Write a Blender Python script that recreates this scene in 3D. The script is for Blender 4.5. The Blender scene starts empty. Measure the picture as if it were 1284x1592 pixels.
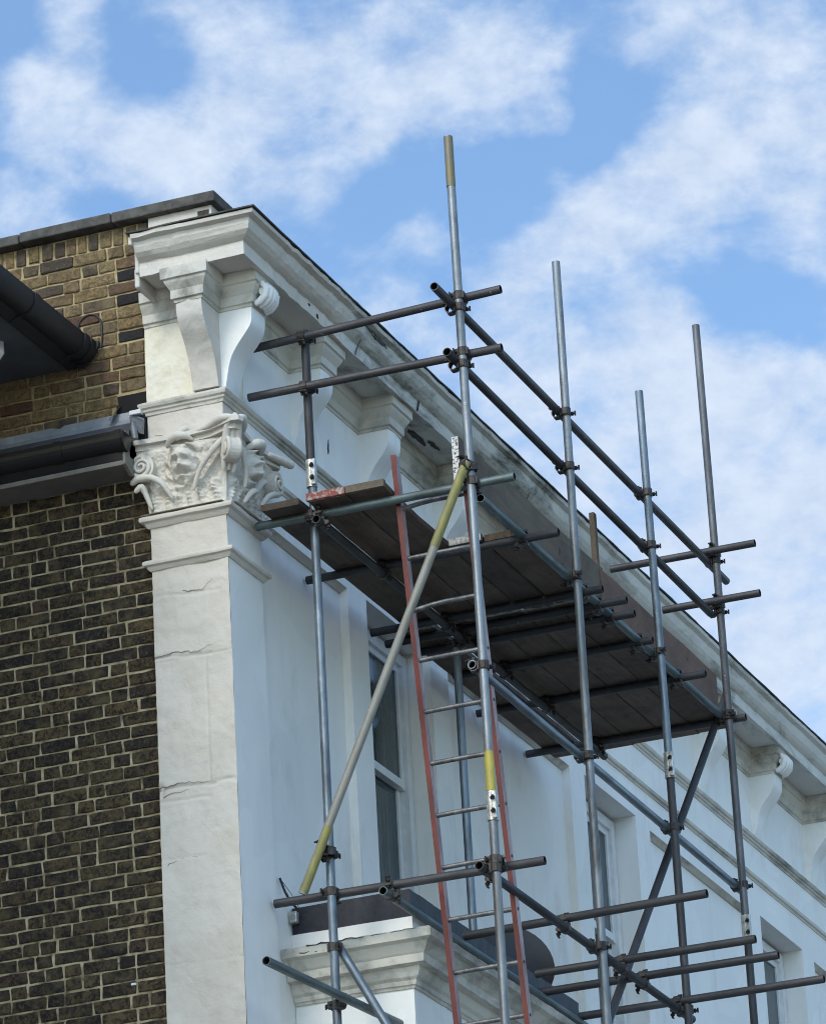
import bpy, bmesh, math, random
from mathutils import Vector, Matrix, noise as mnoise
random.seed(7)
S = bpy.context.scene
R = math.radians
COL = S.collection

# ------------------------------------------------------------------ camera
CAM = Vector((-22.0374, -9.4644, 1.6))
cr = Vector((0.37387541, -0.92605885, -0.05130493))
cu = Vector((-0.32332972, -0.18198403, 0.92862248))
cf = Vector((0.86929573, 0.33060071, 0.36746170))
cd = bpy.data.cameras.new('camera')
cam = bpy.data.objects.new('camera', cd)
COL.objects.link(cam)
cam.matrix_world = Matrix(((cr.x, cu.x, -cf.x, CAM.x), (cr.y, cu.y, -cf.y, CAM.y), (cr.z, cu.z, -cf.z, CAM.z), (0, 0, 0, 1)))
cd.sensor_fit = 'HORIZONTAL'
cd.sensor_width = 36.0
cd.lens = 7360.35 / 1284 * 36
cd.clip_start = 0.5
cd.clip_end = 3000
S.camera = cam

# ------------------------------------------------------------------ light
SUN_EL, SUN_AZ = R(38), R(8)          # azimuth: degrees from -X towards +Y
to_sun = Vector((-math.cos(SUN_EL) * math.cos(SUN_AZ), math.cos(SUN_EL) * math.sin(SUN_AZ), math.sin(SUN_EL)))
sl = bpy.data.lights.new('sun', 'SUN')
sl.energy = 0.8
sl.angle = R(16)
sl.color = (1.0, 0.93, 0.82)
sun = bpy.data.objects.new('sun', sl)
COL.objects.link(sun)
sun.rotation_euler = to_sun.to_track_quat('Z', 'Y').to_euler()
sun.location = (-20, 5, 30)
S.view_settings.view_transform = 'Standard'
S.view_settings.look = 'None'
S.view_settings.gamma = 1
S.view_settings.use_curve_mapping = False
S.view_settings.exposure = 0.86
S.render.engine = 'CYCLES'
S.cycles.max_bounces = 6
S.cycles.pixel_filter_type = 'BLACKMAN_HARRIS'
S.cycles.filter_width = 1.05

W = bpy.data.worlds.new('World')
S.world = W
W.use_nodes = True
nt = W.node_tree
for n in list(nt.nodes):
    nt.nodes.remove(n)
N, LK = nt.nodes, nt.links
SKY_STRENGTH = 0.10
out = N.new('ShaderNodeOutputWorld')
bg = N.new('ShaderNodeBackground')
bg.inputs['Strength'].default_value = SKY_STRENGTH
LK.new(bg.outputs[0], out.inputs[0])
sky = N.new('ShaderNodeTexSky')
sky.sky_type = 'NISHITA'
sky.sun_disc = False
sky.sun_elevation = SUN_EL
sky.sun_rotation = math.atan2(to_sun.x, to_sun.y)
sky.air_density = 1.0
sky.dust_density = 0.6
sky.ozone_density = 1.6
tc = N.new('ShaderNodeTexCoord')
def wmath(op, a, b=None, c=None, clamp=False):
    m = N.new('ShaderNodeMath'); m.operation = op; m.use_clamp = clamp
    for i, v in enumerate((a, b, c)):
        if v is None: continue
        if isinstance(v, (int, float)): m.inputs[i].default_value = v
        else: LK.new(v, m.inputs[i])
    return m.outputs[0]
def wnoise(vec, scale, detail, rough, seed=0.0, dist=0.0):
    n = N.new('ShaderNodeTexNoise'); n.noise_dimensions = '4D'
    n.inputs['Scale'].default_value = scale; n.inputs['Detail'].default_value = detail
    n.inputs['Roughness'].default_value = rough; n.inputs['W'].default_value = seed
    n.inputs['Distortion'].default_value = dist
    LK.new(vec, n.inputs['Vector']); return n
warp = wnoise(tc.outputs['Generated'], 45, 4, .55, 3.1)
wsub = N.new('ShaderNodeVectorMath'); wsub.operation = 'SUBTRACT'
LK.new(warp.outputs['Color'], wsub.inputs[0]); wsub.inputs[1].default_value = (.5, .5, .5)
wsc = N.new('ShaderNodeVectorMath'); wsc.operation = 'SCALE'
LK.new(wsub.outputs[0], wsc.inputs[0]); wsc.inputs['Scale'].default_value = .016
wadd = N.new('ShaderNodeVectorMath'); wadd.operation = 'ADD'
LK.new(tc.outputs['Generated'], wadd.inputs[0]); LK.new(wsc.outputs[0], wadd.inputs[1])
# cloud banks standing in fixed directions of the sky: (direction, angular radius, weight)
BANKS = [(0.803, 0.3852, 0.4547, 0.0061, 0.9), (0.8075, 0.3815, 0.4498, 0.0082, 1), (0.8114, 0.3776, 0.4461, 0.0068, 1), (0.8092, 0.3871, 0.4421, 0.0061, 0.8), (0.8157, 0.3768, 0.4388, 0.0068, 0.9), (0.8189, 0.3694, 0.4392, 0.0075, 0.9), (0.821, 0.3613, 0.442, 0.0082, 1), (0.8238, 0.3536, 0.443, 0.0075, 1), (0.8253, 0.359, 0.4358, 0.0082, 1), (0.8287, 0.3486, 0.4379, 0.0082, 0.95), (0.8335, 0.342, 0.434, 0.0082, 1), (0.8359, 0.3341, 0.4355, 0.0082, 0.95), (0.8375, 0.3258, 0.4387, 0.0068, 0.8), (0.8347, 0.3457, 0.4286, 0.0061, 0.5), (0.8022, 0.3756, 0.4641, 0.0082, 0.6), (0.8155, 0.3492, 0.4616, 0.0095, 0.7), (0.8239, 0.343, 0.4511, 0.0082, 0.6), (0.8255, 0.3332, 0.4555, 0.0095, 0.7), (0.8281, 0.3239, 0.4575, 0.0095, 0.7), (0.8334, 0.3175, 0.4523, 0.0095, 0.8), (0.8348, 0.3076, 0.4566, 0.0095, 0.7), (0.8406, 0.3077, 0.4457, 0.0082, 0.6), (0.8387, 0.296, 0.4572, 0.0082, 0.8), (0.8426, 0.2875, 0.4554, 0.0088, 0.95), (0.844, 0.2958, 0.4474, 0.0082, 0.8), (0.8487, 0.2869, 0.4444, 0.0061, 0.7), (0.8516, 0.2591, 0.4557, 0.0095, 0.8), (0.8544, 0.2471, 0.4571, 0.0109, 1), (0.8597, 0.2349, 0.4536, 0.0122, 1), (0.8616, 0.2448, 0.4447, 0.0109, 1), (0.8674, 0.2344, 0.4389, 0.0109, 1), (0.8633, 0.2546, 0.4358, 0.0095, 0.9), (0.8683, 0.2452, 0.4313, 0.0095, 0.9), (0.8633, 0.2636, 0.4303, 0.0082, 1), (0.8618, 0.2749, 0.4263, 0.0082, 1), (0.8606, 0.2833, 0.4232, 0.0068, 1), (0.8662, 0.2727, 0.4186, 0.0082, 0.9), (0.8618, 0.29, 0.4162, 0.0082, 0.9), (0.86, 0.2997, 0.4131, 0.0068, 0.7), (0.875, 0.2413, 0.4197, 0.0109, 0.8), (0.8701, 0.2597, 0.4189, 0.0082, 0.6), (0.8498, 0.3164, 0.4216, 0.0054, 0.8), (0.8535, 0.3253, 0.4071, 0.0082, 0.8), (0.86, 0.3165, 0.4003, 0.0095, 0.6), (0.8738, 0.2843, 0.3944, 0.0106, 1.08), (0.8765, 0.2736, 0.3962, 0.0092, 1.22), (0.8799, 0.2816, 0.3829, 0.0137, 1.15), (0.8847, 0.266, 0.3829, 0.0122, 0.94), (0.8889, 0.2532, 0.3819, 0.0137, 1.01), (0.8696, 0.3019, 0.3906, 0.0092, 0.81), (0.8785, 0.2961, 0.375, 0.0137, 1.08), (0.888, 0.2784, 0.3661, 0.0167, 1.15), (0.8944, 0.2593, 0.3645, 0.0167, 1.15), (0.8979, 0.2704, 0.3475, 0.0183, 1.15), (0.9053, 0.2564, 0.3386, 0.0167, 1.08), (0.8122, 0.3949, 0.4294, 0.0061, 0.8), (0.8166, 0.3873, 0.4281, 0.0061, 0.6), (0.8134, 0.3633, 0.4542, 0.0061, -0.6), (0.797, 0.385, 0.4655, 0.0068, -0.6), (0.844, 0.3232, 0.4281, 0.0082, -0.5), (0.8395, 0.3391, 0.4246, 0.0061, -0.3), (0.8499, 0.3019, 0.4318, 0.0088, -0.8), (0.8521, 0.2758, 0.4448, 0.0068, -0.6), (0.8557, 0.28, 0.4353, 0.0068, -0.6), (0.877, 0.2551, 0.4072, 0.0075, -0.8), (0.8824, 0.2474, 0.4003, 0.0068, -0.5), (0.8727, 0.2686, 0.4077, 0.0054, -0.3)]
acc = None
for (bx, by, bz, br, bw) in BANKS:
    d = N.new('ShaderNodeVectorMath'); d.operation = 'DISTANCE'
    LK.new(wadd.outputs[0], d.inputs[0]); d.inputs[1].default_value = (bx, by, bz)
    q = wmath('DIVIDE', d.outputs['Value'], br * 1.05)
    q = wmath('MULTIPLY', q, q)
    q = wmath('MULTIPLY', q, -1.0)
    g = wmath('EXPONENT', q)
    acc = wmath('MULTIPLY_ADD', g, bw, acc if acc is not None else 0.0)
acc = wmath('SUBTRACT', 1.0, wmath('EXPONENT', wmath('MULTIPLY', wmath('MAXIMUM', acc, -.5), -1.1)))
stretch = N.new('ShaderNodeMapping'); stretch.inputs['Scale'].default_value = (1, 1, 1.5)
LK.new(tc.outputs['Generated'], stretch.inputs['Vector'])
n1 = wnoise(stretch.outputs[0], 44, 11, .58, 1.7, .25)
n2 = wnoise(stretch.outputs[0], 105, 9, .60, 5.0, .15)
m = wmath('MULTIPLY_ADD', n1.outputs['Fac'], 2.1, -1.05 - .32)
m = wmath('MULTIPLY_ADD', n2.outputs['Fac'], .70, m)
m = wmath('MULTIPLY_ADD', acc, .95, m)
mr = N.new('ShaderNodeMapRange'); mr.interpolation_type = 'SMOOTHSTEP'
mr.inputs['From Min'].default_value = -.02; mr.inputs['From Max'].default_value = 1.05
mr.inputs['To Min'].default_value = 0.06; mr.inputs['To Max'].default_value = .92
LK.new(m, mr.inputs['Value'])
skyc = N.new('ShaderNodeMix'); skyc.data_type = 'RGBA'; skyc.blend_type = 'MULTIPLY'; skyc.inputs['Factor'].default_value = 1
LK.new(sky.outputs[0], skyc.inputs[6]); skyc.inputs[7].default_value = (.90, 1.08, 1.18, 1)
cc = N.new('ShaderNodeMix'); cc.data_type = 'RGBA'
LK.new(n2.outputs['Fac'], cc.inputs['Factor'])
cc.inputs[6].default_value = (2.75, 3.4, 4.5, 1); cc.inputs[7].default_value = (4.75, 5.25, 5.9, 1)
mix = N.new('ShaderNodeMix'); mix.data_type = 'RGBA'
LK.new(mr.outputs[0], mix.inputs['Factor']); LK.new(skyc.outputs[2], mix.inputs[6]); LK.new(cc.outputs[2], mix.inputs[7])
# the whole vault brightens smoothly towards the sun, added to light the walls
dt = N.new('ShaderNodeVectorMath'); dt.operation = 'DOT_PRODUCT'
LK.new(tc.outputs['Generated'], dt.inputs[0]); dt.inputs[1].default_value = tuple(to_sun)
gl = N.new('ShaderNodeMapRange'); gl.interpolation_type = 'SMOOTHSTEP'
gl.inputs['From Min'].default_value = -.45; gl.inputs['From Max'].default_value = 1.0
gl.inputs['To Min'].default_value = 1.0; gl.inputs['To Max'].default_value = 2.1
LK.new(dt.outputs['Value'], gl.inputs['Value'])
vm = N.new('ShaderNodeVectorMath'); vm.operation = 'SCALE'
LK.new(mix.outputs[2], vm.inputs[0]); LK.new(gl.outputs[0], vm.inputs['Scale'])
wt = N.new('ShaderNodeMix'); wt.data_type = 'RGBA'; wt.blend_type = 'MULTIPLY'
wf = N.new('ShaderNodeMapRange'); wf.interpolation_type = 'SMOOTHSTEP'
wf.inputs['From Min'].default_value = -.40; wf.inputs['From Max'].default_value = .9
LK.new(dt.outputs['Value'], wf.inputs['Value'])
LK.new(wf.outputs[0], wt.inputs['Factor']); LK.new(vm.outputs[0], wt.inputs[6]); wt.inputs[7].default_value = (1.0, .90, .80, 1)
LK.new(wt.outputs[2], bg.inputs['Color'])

# ------------------------------------------------------------------ materials
def new_mat(name):
    m = bpy.data.materials.new(name); m.use_nodes = True
    t = m.node_tree; b = t.nodes['Principled BSDF']
    return m, t, b
def nd(t, typ, **kw):
    n = t.nodes.new(typ)
    for k, v in kw.items():
        if hasattr(n, k): setattr(n, k, v)
        else: n.inputs[k].default_value = v
    return n
def ramp(t, fac, stops):
    r = t.nodes.new('ShaderNodeValToRGB')
    e = r.color_ramp.elements
    while len(e) < len(stops): e.new(.5)
    for i, (p, c) in enumerate(stops):
        e[i].position = p; e[i].color = (c[0], c[1], c[2], 1)
    t.links.new(fac, r.inputs[0]); return r.outputs[0]
def coords(t, scale=(1, 1, 1), rnd=False):
    c = t.nodes.new('ShaderNodeTexCoord')
    mp = t.nodes.new('ShaderNodeMapping'); mp.inputs['Scale'].default_value = scale
    src = c.outputs['Object']
    if rnd:
        oi = t.nodes.new('ShaderNodeObjectInfo')
        ml = nd(t, 'ShaderNodeMath', operation='MULTIPLY'); t.links.new(oi.outputs['Random'], ml.inputs[0]); ml.inputs[1].default_value = 37.0
        cx = t.nodes.new('ShaderNodeCombineXYZ')
        for i in range(3): t.links.new(ml.outputs[0], cx.inputs[i])
        t.links.new(cx.outputs[0], mp.inputs['Location'])
    t.links.new(src, mp.inputs['Vector'])
    return mp.outputs[0]
def tnoise(t, vec, scale, detail=5, rough=.6, dist=0):
    n = t.nodes.new('ShaderNodeTexNoise'); t.links.new(vec, n.inputs['Vector'])
    n.inputs['Scale'].default_value = scale; n.inputs['Detail'].default_value = detail
    n.inputs['Roughness'].default_value = rough; n.inputs['Distortion'].default_value = dist
    return n.outputs['Fac']
def mixc(t, fac, a, b, mode='MIX'):
    m = t.nodes.new('ShaderNodeMix'); m.data_type = 'RGBA'; m.blend_type = mode
    for i, v in ((0, fac), (6, a), (7, b)):
        if isinstance(v, (int, float)): m.inputs[i].default_value = v
        elif isinstance(v, tuple): m.inputs[i].default_value = (v[0], v[1], v[2], 1)
        else: t.links.new(v, m.inputs[i])
    return m.outputs[2]
def bump(t, b, h, dist, strength=1.0):
    n = t.nodes.new('ShaderNodeBump'); n.inputs['Distance'].default_value = dist; n.inputs['Strength'].default_value = strength
    t.links.new(h, n.inputs['Height']); t.links.new(n.outputs[0], b.inputs['Normal'])

def mat_stucco(name, a, bcol, dirt=(.30, .28, .23), dirt_lo=.60, dirt_hi=.82, bumpd=.004, bscale=18, streak=(1, 1, 1), dscale=2.2, rough=.78, drip=0.0):
    m, t, b = new_mat(name)
    v = coords(t)
    base = ramp(t, tnoise(t, v, 1.6, 6, .6), [(.3, a), (.7, bcol)])
    vs = coords(t, streak)
    d = ramp(t, tnoise(t, vs, dscale, 9, .68, .4), [(dirt_lo, (0, 0, 0)), (dirt_hi, (1, 1, 1))])
    c = mixc(t, d, base, dirt)
    if drip:
        vd = coords(t, (4, 4, .45))
        dd_ = ramp(t, tnoise(t, vd, 1.5, 6, .65), [(.52, (0, 0, 0)), (.74, (drip, drip, drip))])
        c = mixc(t, dd_, c, (.46, .44, .38))
        vp = tnoise(t, v, .9, 3, .5, 1.2)
        pp_ = ramp(t, vp, [(.50, (0, 0, 0)), (.515, (.16, .16, .16))])
        c = mixc(t, pp_, c, (.60, .60, .57))
    sp = ramp(t, tnoise(t, v, 95, 3, .7), [(.64, (0, 0, 0)), (.76, (1, 1, 1))])
    c2 = mixc(t, .22, c, (.35, .33, .29)); c = mixc(t, sp, c, c2)
    t.links.new(c, b.inputs['Base Color'])
    b.inputs['Roughness'].default_value = rough
    h1 = tnoise(t, v, bscale, 8, .62, .3)
    bump(t, b, h1, bumpd)
    return m
M_ROUGH = mat_stucco('old_lumpy_painted_stucco', (.64, .59, .515), (.52, .475, .41), (.40, .36, .28), .56, .82, .014, 7, drip=.12)
M_WALL = mat_stucco('painted_stucco_wall', (.84, .83, .79), (.77, .765, .735), (.46, .44, .39), .56, .86, .005, 6, (1, 1, .35), 1.6, drip=.14)
M_CORN = mat_stucco('mould_stained_cornice_paint', (.66, .655, .60), (.50, .495, .44), (.11, .108, .088), .49, .66, .009, 14, (.45, 1, 1.3), 3.4)
M_CORN2 = mat_stucco('lightly_stained_cornice_paint', (.68, .675, .62), (.56, .55, .50), (.16, .155, .125), .52, .72, .008, 16, (.45, 1, 1.3), 3.0)
M_TRIM = mat_stucco('greyed_moulding_paint', (.62, .585, .51), (.50, .475, .41), (.13, .12, .095), .47, .70, .004, 22, (.5, 1, 1), 3.0)
M_CREAM = mat_stucco('cream_flaking_paint', (.72, .66, .50), (.76, .72, .62), (.56, .48, .30), .50, .68, .010, 10)
M_CAP = mat_stucco('thick_painted_carving', (.64, .60, .53), (.55, .515, .45), (.25, .23, .19), .56, .80, .004, 30)

def mat_brick(name, stops, dark_amt, mott=(.05, .045, .04), lite=.6, litec=(.33, .25, .12), spk=(.26, .21, .12)):
    m, t, b = new_mat(name)
    oi = t.nodes.new('ShaderNodeObjectInfo'); ge = t.nodes.new('ShaderNodeNewGeometry')
    ad = nd(t, 'ShaderNodeMath', operation='ADD'); t.links.new(oi.outputs['Random'], ad.inputs[0]); t.links.new(ge.outputs['Random Per Island'], ad.inputs[1])
    fr = nd(t, 'ShaderNodeMath', operation='FRACT'); t.links.new(ad.outputs[0], fr.inputs[0])
    base = ramp(t, fr.outputs[0], stops)
    v = coords(t, rnd=True)
    n1 = tnoise(t, v, 34, 9, .80, .7)
    f = ramp(t, n1, [(.46, (0, 0, 0)), (.55, (dark_amt, dark_amt, dark_amt))])
    c = mixc(t, f, base, mott)
    n3 = tnoise(t, v, 9, 3, .6)
    f3 = ramp(t, n3, [(.50, (0, 0, 0)), (.72, (lite, lite, lite))])
    c = mixc(t, f3, c, litec)
    n2 = tnoise(t, v, 60, 5, .7)
    f2 = ramp(t, n2, [(.56, (0, 0, 0)), (.70, (.5, .5, .5))])
    c = mixc(t, f2, c, spk)
    t.links.new(c, b.inputs['Base Color']); b.inputs['Roughness'].default_value = .9
    bump(t, b, tnoise(t, v, 34, 8, .75, .4), .032)
    return m
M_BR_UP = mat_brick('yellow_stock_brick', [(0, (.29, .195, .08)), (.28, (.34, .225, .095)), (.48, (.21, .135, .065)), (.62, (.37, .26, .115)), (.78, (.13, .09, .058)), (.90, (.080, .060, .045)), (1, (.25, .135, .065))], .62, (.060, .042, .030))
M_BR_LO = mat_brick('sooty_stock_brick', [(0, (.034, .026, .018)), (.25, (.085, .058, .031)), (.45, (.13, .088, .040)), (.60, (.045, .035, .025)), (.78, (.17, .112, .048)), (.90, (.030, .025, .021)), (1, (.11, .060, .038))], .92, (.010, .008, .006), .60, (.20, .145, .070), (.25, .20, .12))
M_BR_RED = mat_brick('red_brick', [(0, (.17, .075, .040)), (1, (.14, .06, .035))], .6)
M_BR_BLACK = mat_brick('burnt_black_brick', [(0, (.016, .013, .014)), (1, (.024, .019, .018))], .3, lite=.2, litec=(.08, .06, .05), spk=(.05, .045, .04))
m, t, b = new_mat('mortar'); M_MORTAR = m
v = coords(t)
zz = t.nodes.new('ShaderNodeSeparateXYZ'); t.links.new(v, zz.inputs[0])
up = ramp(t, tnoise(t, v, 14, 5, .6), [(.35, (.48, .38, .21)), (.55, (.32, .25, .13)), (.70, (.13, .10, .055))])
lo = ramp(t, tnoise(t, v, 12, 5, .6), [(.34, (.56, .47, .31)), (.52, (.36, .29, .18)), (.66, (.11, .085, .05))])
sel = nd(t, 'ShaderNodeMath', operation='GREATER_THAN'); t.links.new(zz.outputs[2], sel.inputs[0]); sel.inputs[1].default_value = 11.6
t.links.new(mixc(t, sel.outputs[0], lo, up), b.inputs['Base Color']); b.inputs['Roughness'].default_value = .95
bump(t, b, tnoise(t, v, 70, 6, .7), .006)

def mat_simple(name, a, c2, scale=8, rough=.5, metal=0.0, bumpd=.001, bscale=30, str_=(1, 1, 1), lo=.4, hi=.6, rnd=False, coat=0):
    m, t, b = new_mat(name)
    v = coords(t, str_, rnd)
    t.links.new(ramp(t, tnoise(t, v, scale, 7, .65, .3), [(lo, a), (hi, c2)]), b.inputs['Base Color'])
    b.inputs['Roughness'].default_value = rough; b.inputs['Metallic'].default_value = metal
    if coat: b.inputs['Coat Weight'].default_value = coat
    if bumpd: bump(t, b, tnoise(t, v, bscale, 6, .65), bumpd)
    return m
def mat_tube(name, a, c2, dirt, rough=.42, metal=.55, rusty=.0, spots=(.62, .61, .58)):
    m, t, b = new_mat(name)
    v = coords(t, (1, 1, .22), True)
    base = ramp(t, tnoise(t, v, 22, 8, .7, .5), [(.34, a), (.66, c2)])
    d = ramp(t, tnoise(t, v, 7, 8, .7, .6), [(.46, (0, 0, 0)), (.70, (1, 1, 1))])
    c = mixc(t, d, base, dirt)
    v2 = coords(t, (1, 1, 1), True)
    s = ramp(t, tnoise(t, v2, 26, 5, .7), [(.69, (0, 0, 0)), (.73, (1, 1, 1))])
    c = mixc(t, s, c, spots)
    t.links.new(c, b.inputs['Base Color'])
    rr = ramp(t, tnoise(t, v, 15, 5, .6), [(.3, (rough, rough, rough)), (.7, (rough + .22,) * 3)])
    t.links.new(rr, b.inputs['Roughness'])
    b.inputs['Metallic'].default_value = metal
    bump(t, b, tnoise(t, v2, 60, 5, .6), .0012)
    return m
T_GALV = mat_tube('galvanised_tube', (.27, .29, .30), (.17, .185, .195), (.09, .085, .08), .36, .6)
T_BLUE = mat_tube('blue_grey_galvanised_tube', (.23, .27, .30), (.12, .15, .175), (.07, .08, .09), .34, .6)
T_GREY = mat_tube('dull_grey_tube', (.165, .165, .17), (.095, .095, .10), (.06, .056, .055), .42, .5)
T_BROWN = mat_tube('brown_weathered_tube', (.088, .084, .088), (.050, .048, .052), (.038, .034, .033), .45, .4)
T_DARK = mat_tube('dark_weathered_tube', (.058, .058, .060), (.034, .034, .036), (.024, .022, .021), .5, .35)
T_GREEN = mat_tube('greenish_tube', (.15, .19, .185), (.085, .115, .115), (.05, .06, .06), .4, .5)
T_CREAM = mat_tube('cream_grey_tube', (.31, .30, .265), (.235, .225, .195), (.16, .145, .12), .5, .25)
T_YEL = mat_simple('yellow_green_paint', (.27, .245, .075), (.20, .185, .07), 14, .5, 0, .001, 40, (1, 1, .4), rnd=True)
T_OCH = mat_simple('faded_ochre_paint', (.19, .155, .07), (.15, .14, .115), 20, .5, .2, .001, 40, (1, 1, .4), rnd=True)
T_YEL2 = mat_simple('bright_yellow_paint', (.46, .37, .05), (.33, .28, .06), 14, .5, 0, .001, 40, (1, 1, .4), rnd=True)
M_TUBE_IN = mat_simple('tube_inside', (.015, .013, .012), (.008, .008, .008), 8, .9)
M_COUP = mat_simple('rusty_forged_coupler', (.075, .065, .06), (.040, .032, .028), 30, .55, .5, .002, 60, rnd=True)
M_COUPL = mat_simple('bright_zinc_coupler', (.60, .59, .55), (.34, .33, .30), 25, .4, .5, .002, 60, rnd=True)
M_BOLT = mat_simple('dark_bolt', (.030, .025, .024), (.018, .016, .016), 30, .6, .5)
def mat_wood(name, a, c2, dark):
    m, t, b = new_mat(name)
    v = coords(t, (.35, 5.0, 5.0), True)
    base = ramp(t, tnoise(t, v, 6, 8, .7, .5), [(.32, a), (.68, c2)])
    v2 = coords(t, (1, 1, 1), True)
    d = ramp(t, tnoise(t, v2, 3.2, 8, .7, .5), [(.44, (0, 0, 0)), (.68, (.8, .8, .8))])
    oi = t.nodes.new('ShaderNodeObjectInfo')
    vr = ramp(t, oi.outputs['Random'], [(0, (.55, .55, .58)), (.35, (1.0, .92, .84)), (.65, (.78, .74, .70)), (1, (1.0, 1.0, 1.0))])
    kn = ramp(t, tnoise(t, coords(t, (1, 1, 1), True), 11, 2, .5), [(.70, (0, 0, 0)), (.74, (.7, .7, .7))])
    cw = mixc(t, 1.0, mixc(t, d, base, dark), vr, 'MULTIPLY')
    sp_ = ramp(t, tnoise(t, coords(t, (1, 1, 1), True), 34, 4, .7), [(.70, (0, 0, 0)), (.73, (.55, .55, .55))])
    cw = mixc(t, kn, cw, (.018, .014, .011))
    cw = mixc(t, sp_, cw, (.26, .25, .23))
    t.links.new(cw, b.inputs['Base Color'])
    b.inputs['Roughness'].default_value = .85
    bump(t, b, tnoise(t, v, 18, 6, .7), .004)
    return m
M_BOARD = mat_wood('dark_scaffold_board', (.165, .120, .085), (.090, .064, .047), (.040, .030, .024))
M_TOE1 = mat_wood('grey_toe_board', (.18, .145, .105), (.12, .095, .07), (.075, .06, .045))
M_TOE2 = mat_wood('reddish_toe_board', (.23, .145, .108), (.17, .105, .078), (.105, .070, .054))
M_WHITEFLECK = mat_simple('flaked_white_end_paint', (.60, .59, .56), (.08, .07, .06), 55, .7, 0, .002, 60, lo=.52, hi=.56)
M_REDEND = mat_simple('flaked_red_end_paint', (.22, .05, .035), (.36, .31, .27), 40, .7, 0, .002, 60, lo=.50, hi=.60)
M_BAND = mat_simple('zinc_board_band', (.36, .35, .33), (.12, .11, .10), 30, .5, .5, .001, 40)
M_RED = mat_simple('red_ladder_paint', (.16, .023, .014), (.095, .014, .010), 10, .45, 0, .001, 40, (1, 1, .4))
M_PINK = mat_simple('sky_lit_pink_ladder_face', (.42, .31, .30), (.24, .12, .11), 12, .5, 0, .001, 40, (1, 1, .3))  # paler pink paints sun and sky light onto the stiles' -Y faces
M_RUNG = mat_simple('dull_aluminium_rung', (.20, .20, .20), (.10, .10, .10), 20, .45, .6, .001, 40)
M_LEAD = mat_simple('grey_lead', (.22, .24, .265), (.34, .365, .395), 9, .55, .25, .003, 18, (1, 1, 1), .35, .7)
M_LEADM = mat_simple('mid_grey_lead', (.085, .098, .112), (.16, .175, .19), 12, .5, .25, .003, 20)
M_LEADD = mat_simple('dark_lead', (.009, .009, .014), (.020, .020, .028), 9, .6, .0, .003, 20)
M_EDGE = mat_simple('dark_cornice_capping', (.07, .066, .06), (.035, .033, .03), 12, .8, 0, .003, 25)
M_PVC = mat_simple('black_plastic_gutter', (.007, .007, .008), (.012, .011, .012), 6, .33, 0, .001, 12)
M_PVCB = mat_simple('blue_black_gutter', (.0035, .0045, .008), (.006, .007, .011), 6, .62, 0, .001, 12)
M_SOFFIT = mat_simple('grey_soffit_board', (.22, .20, .17), (.15, .14, .12), 4, .7, 0, .001, 12)
M_SOFD = mat_simple('dark_soffit_board', (.10, .105, .115), (.07, .075, .082), 4, .7)
M_COPING = mat_simple('weathered_coping_stone', (.060, .055, .048), (.105, .096, .082), 14, .9, 0, .004, 30)
M_GLASS = mat_simple('dark_window_glass', (.010, .028, .034), (.050, .080, .086), 5, .07, 0, .0006, 3, (9, 1, .35))  # vertical bands in the colour stand for reflections and a curtain
M_FRAME = mat_simple('white_window_paint', (.72, .73, .72), (.64, .65, .65), 10, .4, 0, .0005, 30)
M_DISH = mat_simple('black_dish_paint', (.007, .007, .008), (.012, .012, .012), 8, .40, 0, .0005, 30)
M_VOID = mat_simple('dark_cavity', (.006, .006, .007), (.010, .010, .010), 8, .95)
M_SLATE = mat_simple('slate_roof', (.05, .052, .058), (.085, .087, .092), 12, .6, 0, .003, 20)
M_ASPH = mat_simple('asphalt', (.045, .045, .046), (.065, .064, .062), 30, .9, 0, .004, 60)
M_PAVE = mat_simple('paving_slabs', (.34, .33, .31), (.28, .27, .25), 5, .85, 0, .003, 40)
M_GROUND = mat_simple('ground_surface', (.22, .21, .19), (.17, .165, .15), .5, .95)
M_WIRE = mat_simple('black_wire', (.015, .015, .015), (.02, .02, .02), 8, .6)

# ------------------------------------------------------------------ builders
WM = {}
def place(o, parent, mat=None):
    mat = mat if mat is not None else Matrix.Identity(4)
    WM[o] = mat
    if parent is not None:
        o.parent = parent
        o.matrix_parent_inverse = WM[parent].inverted()
    o.matrix_basis = mat
    return o
def meta(o, label=None, cat=None, group=None, kind=None):
    if label: o['label'] = label
    if cat: o['category'] = cat
    if group: o['group'] = group
    if kind: o['kind'] = kind
    return o
def empty(name, loc, label, cat, group=None):
    o = bpy.data.objects.new(name, None); o.empty_display_size = .2
    COL.objects.link(o); place(o, None, Matrix.Translation(loc))
    return meta(o, label, cat, group)
def mesh_obj(name, me, parent=None, mat=None, label=None, kind=None):
    o = bpy.data.objects.new(name, me); COL.objects.link(o); place(o, parent, mat)
    return meta(o, label, kind=kind)

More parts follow.
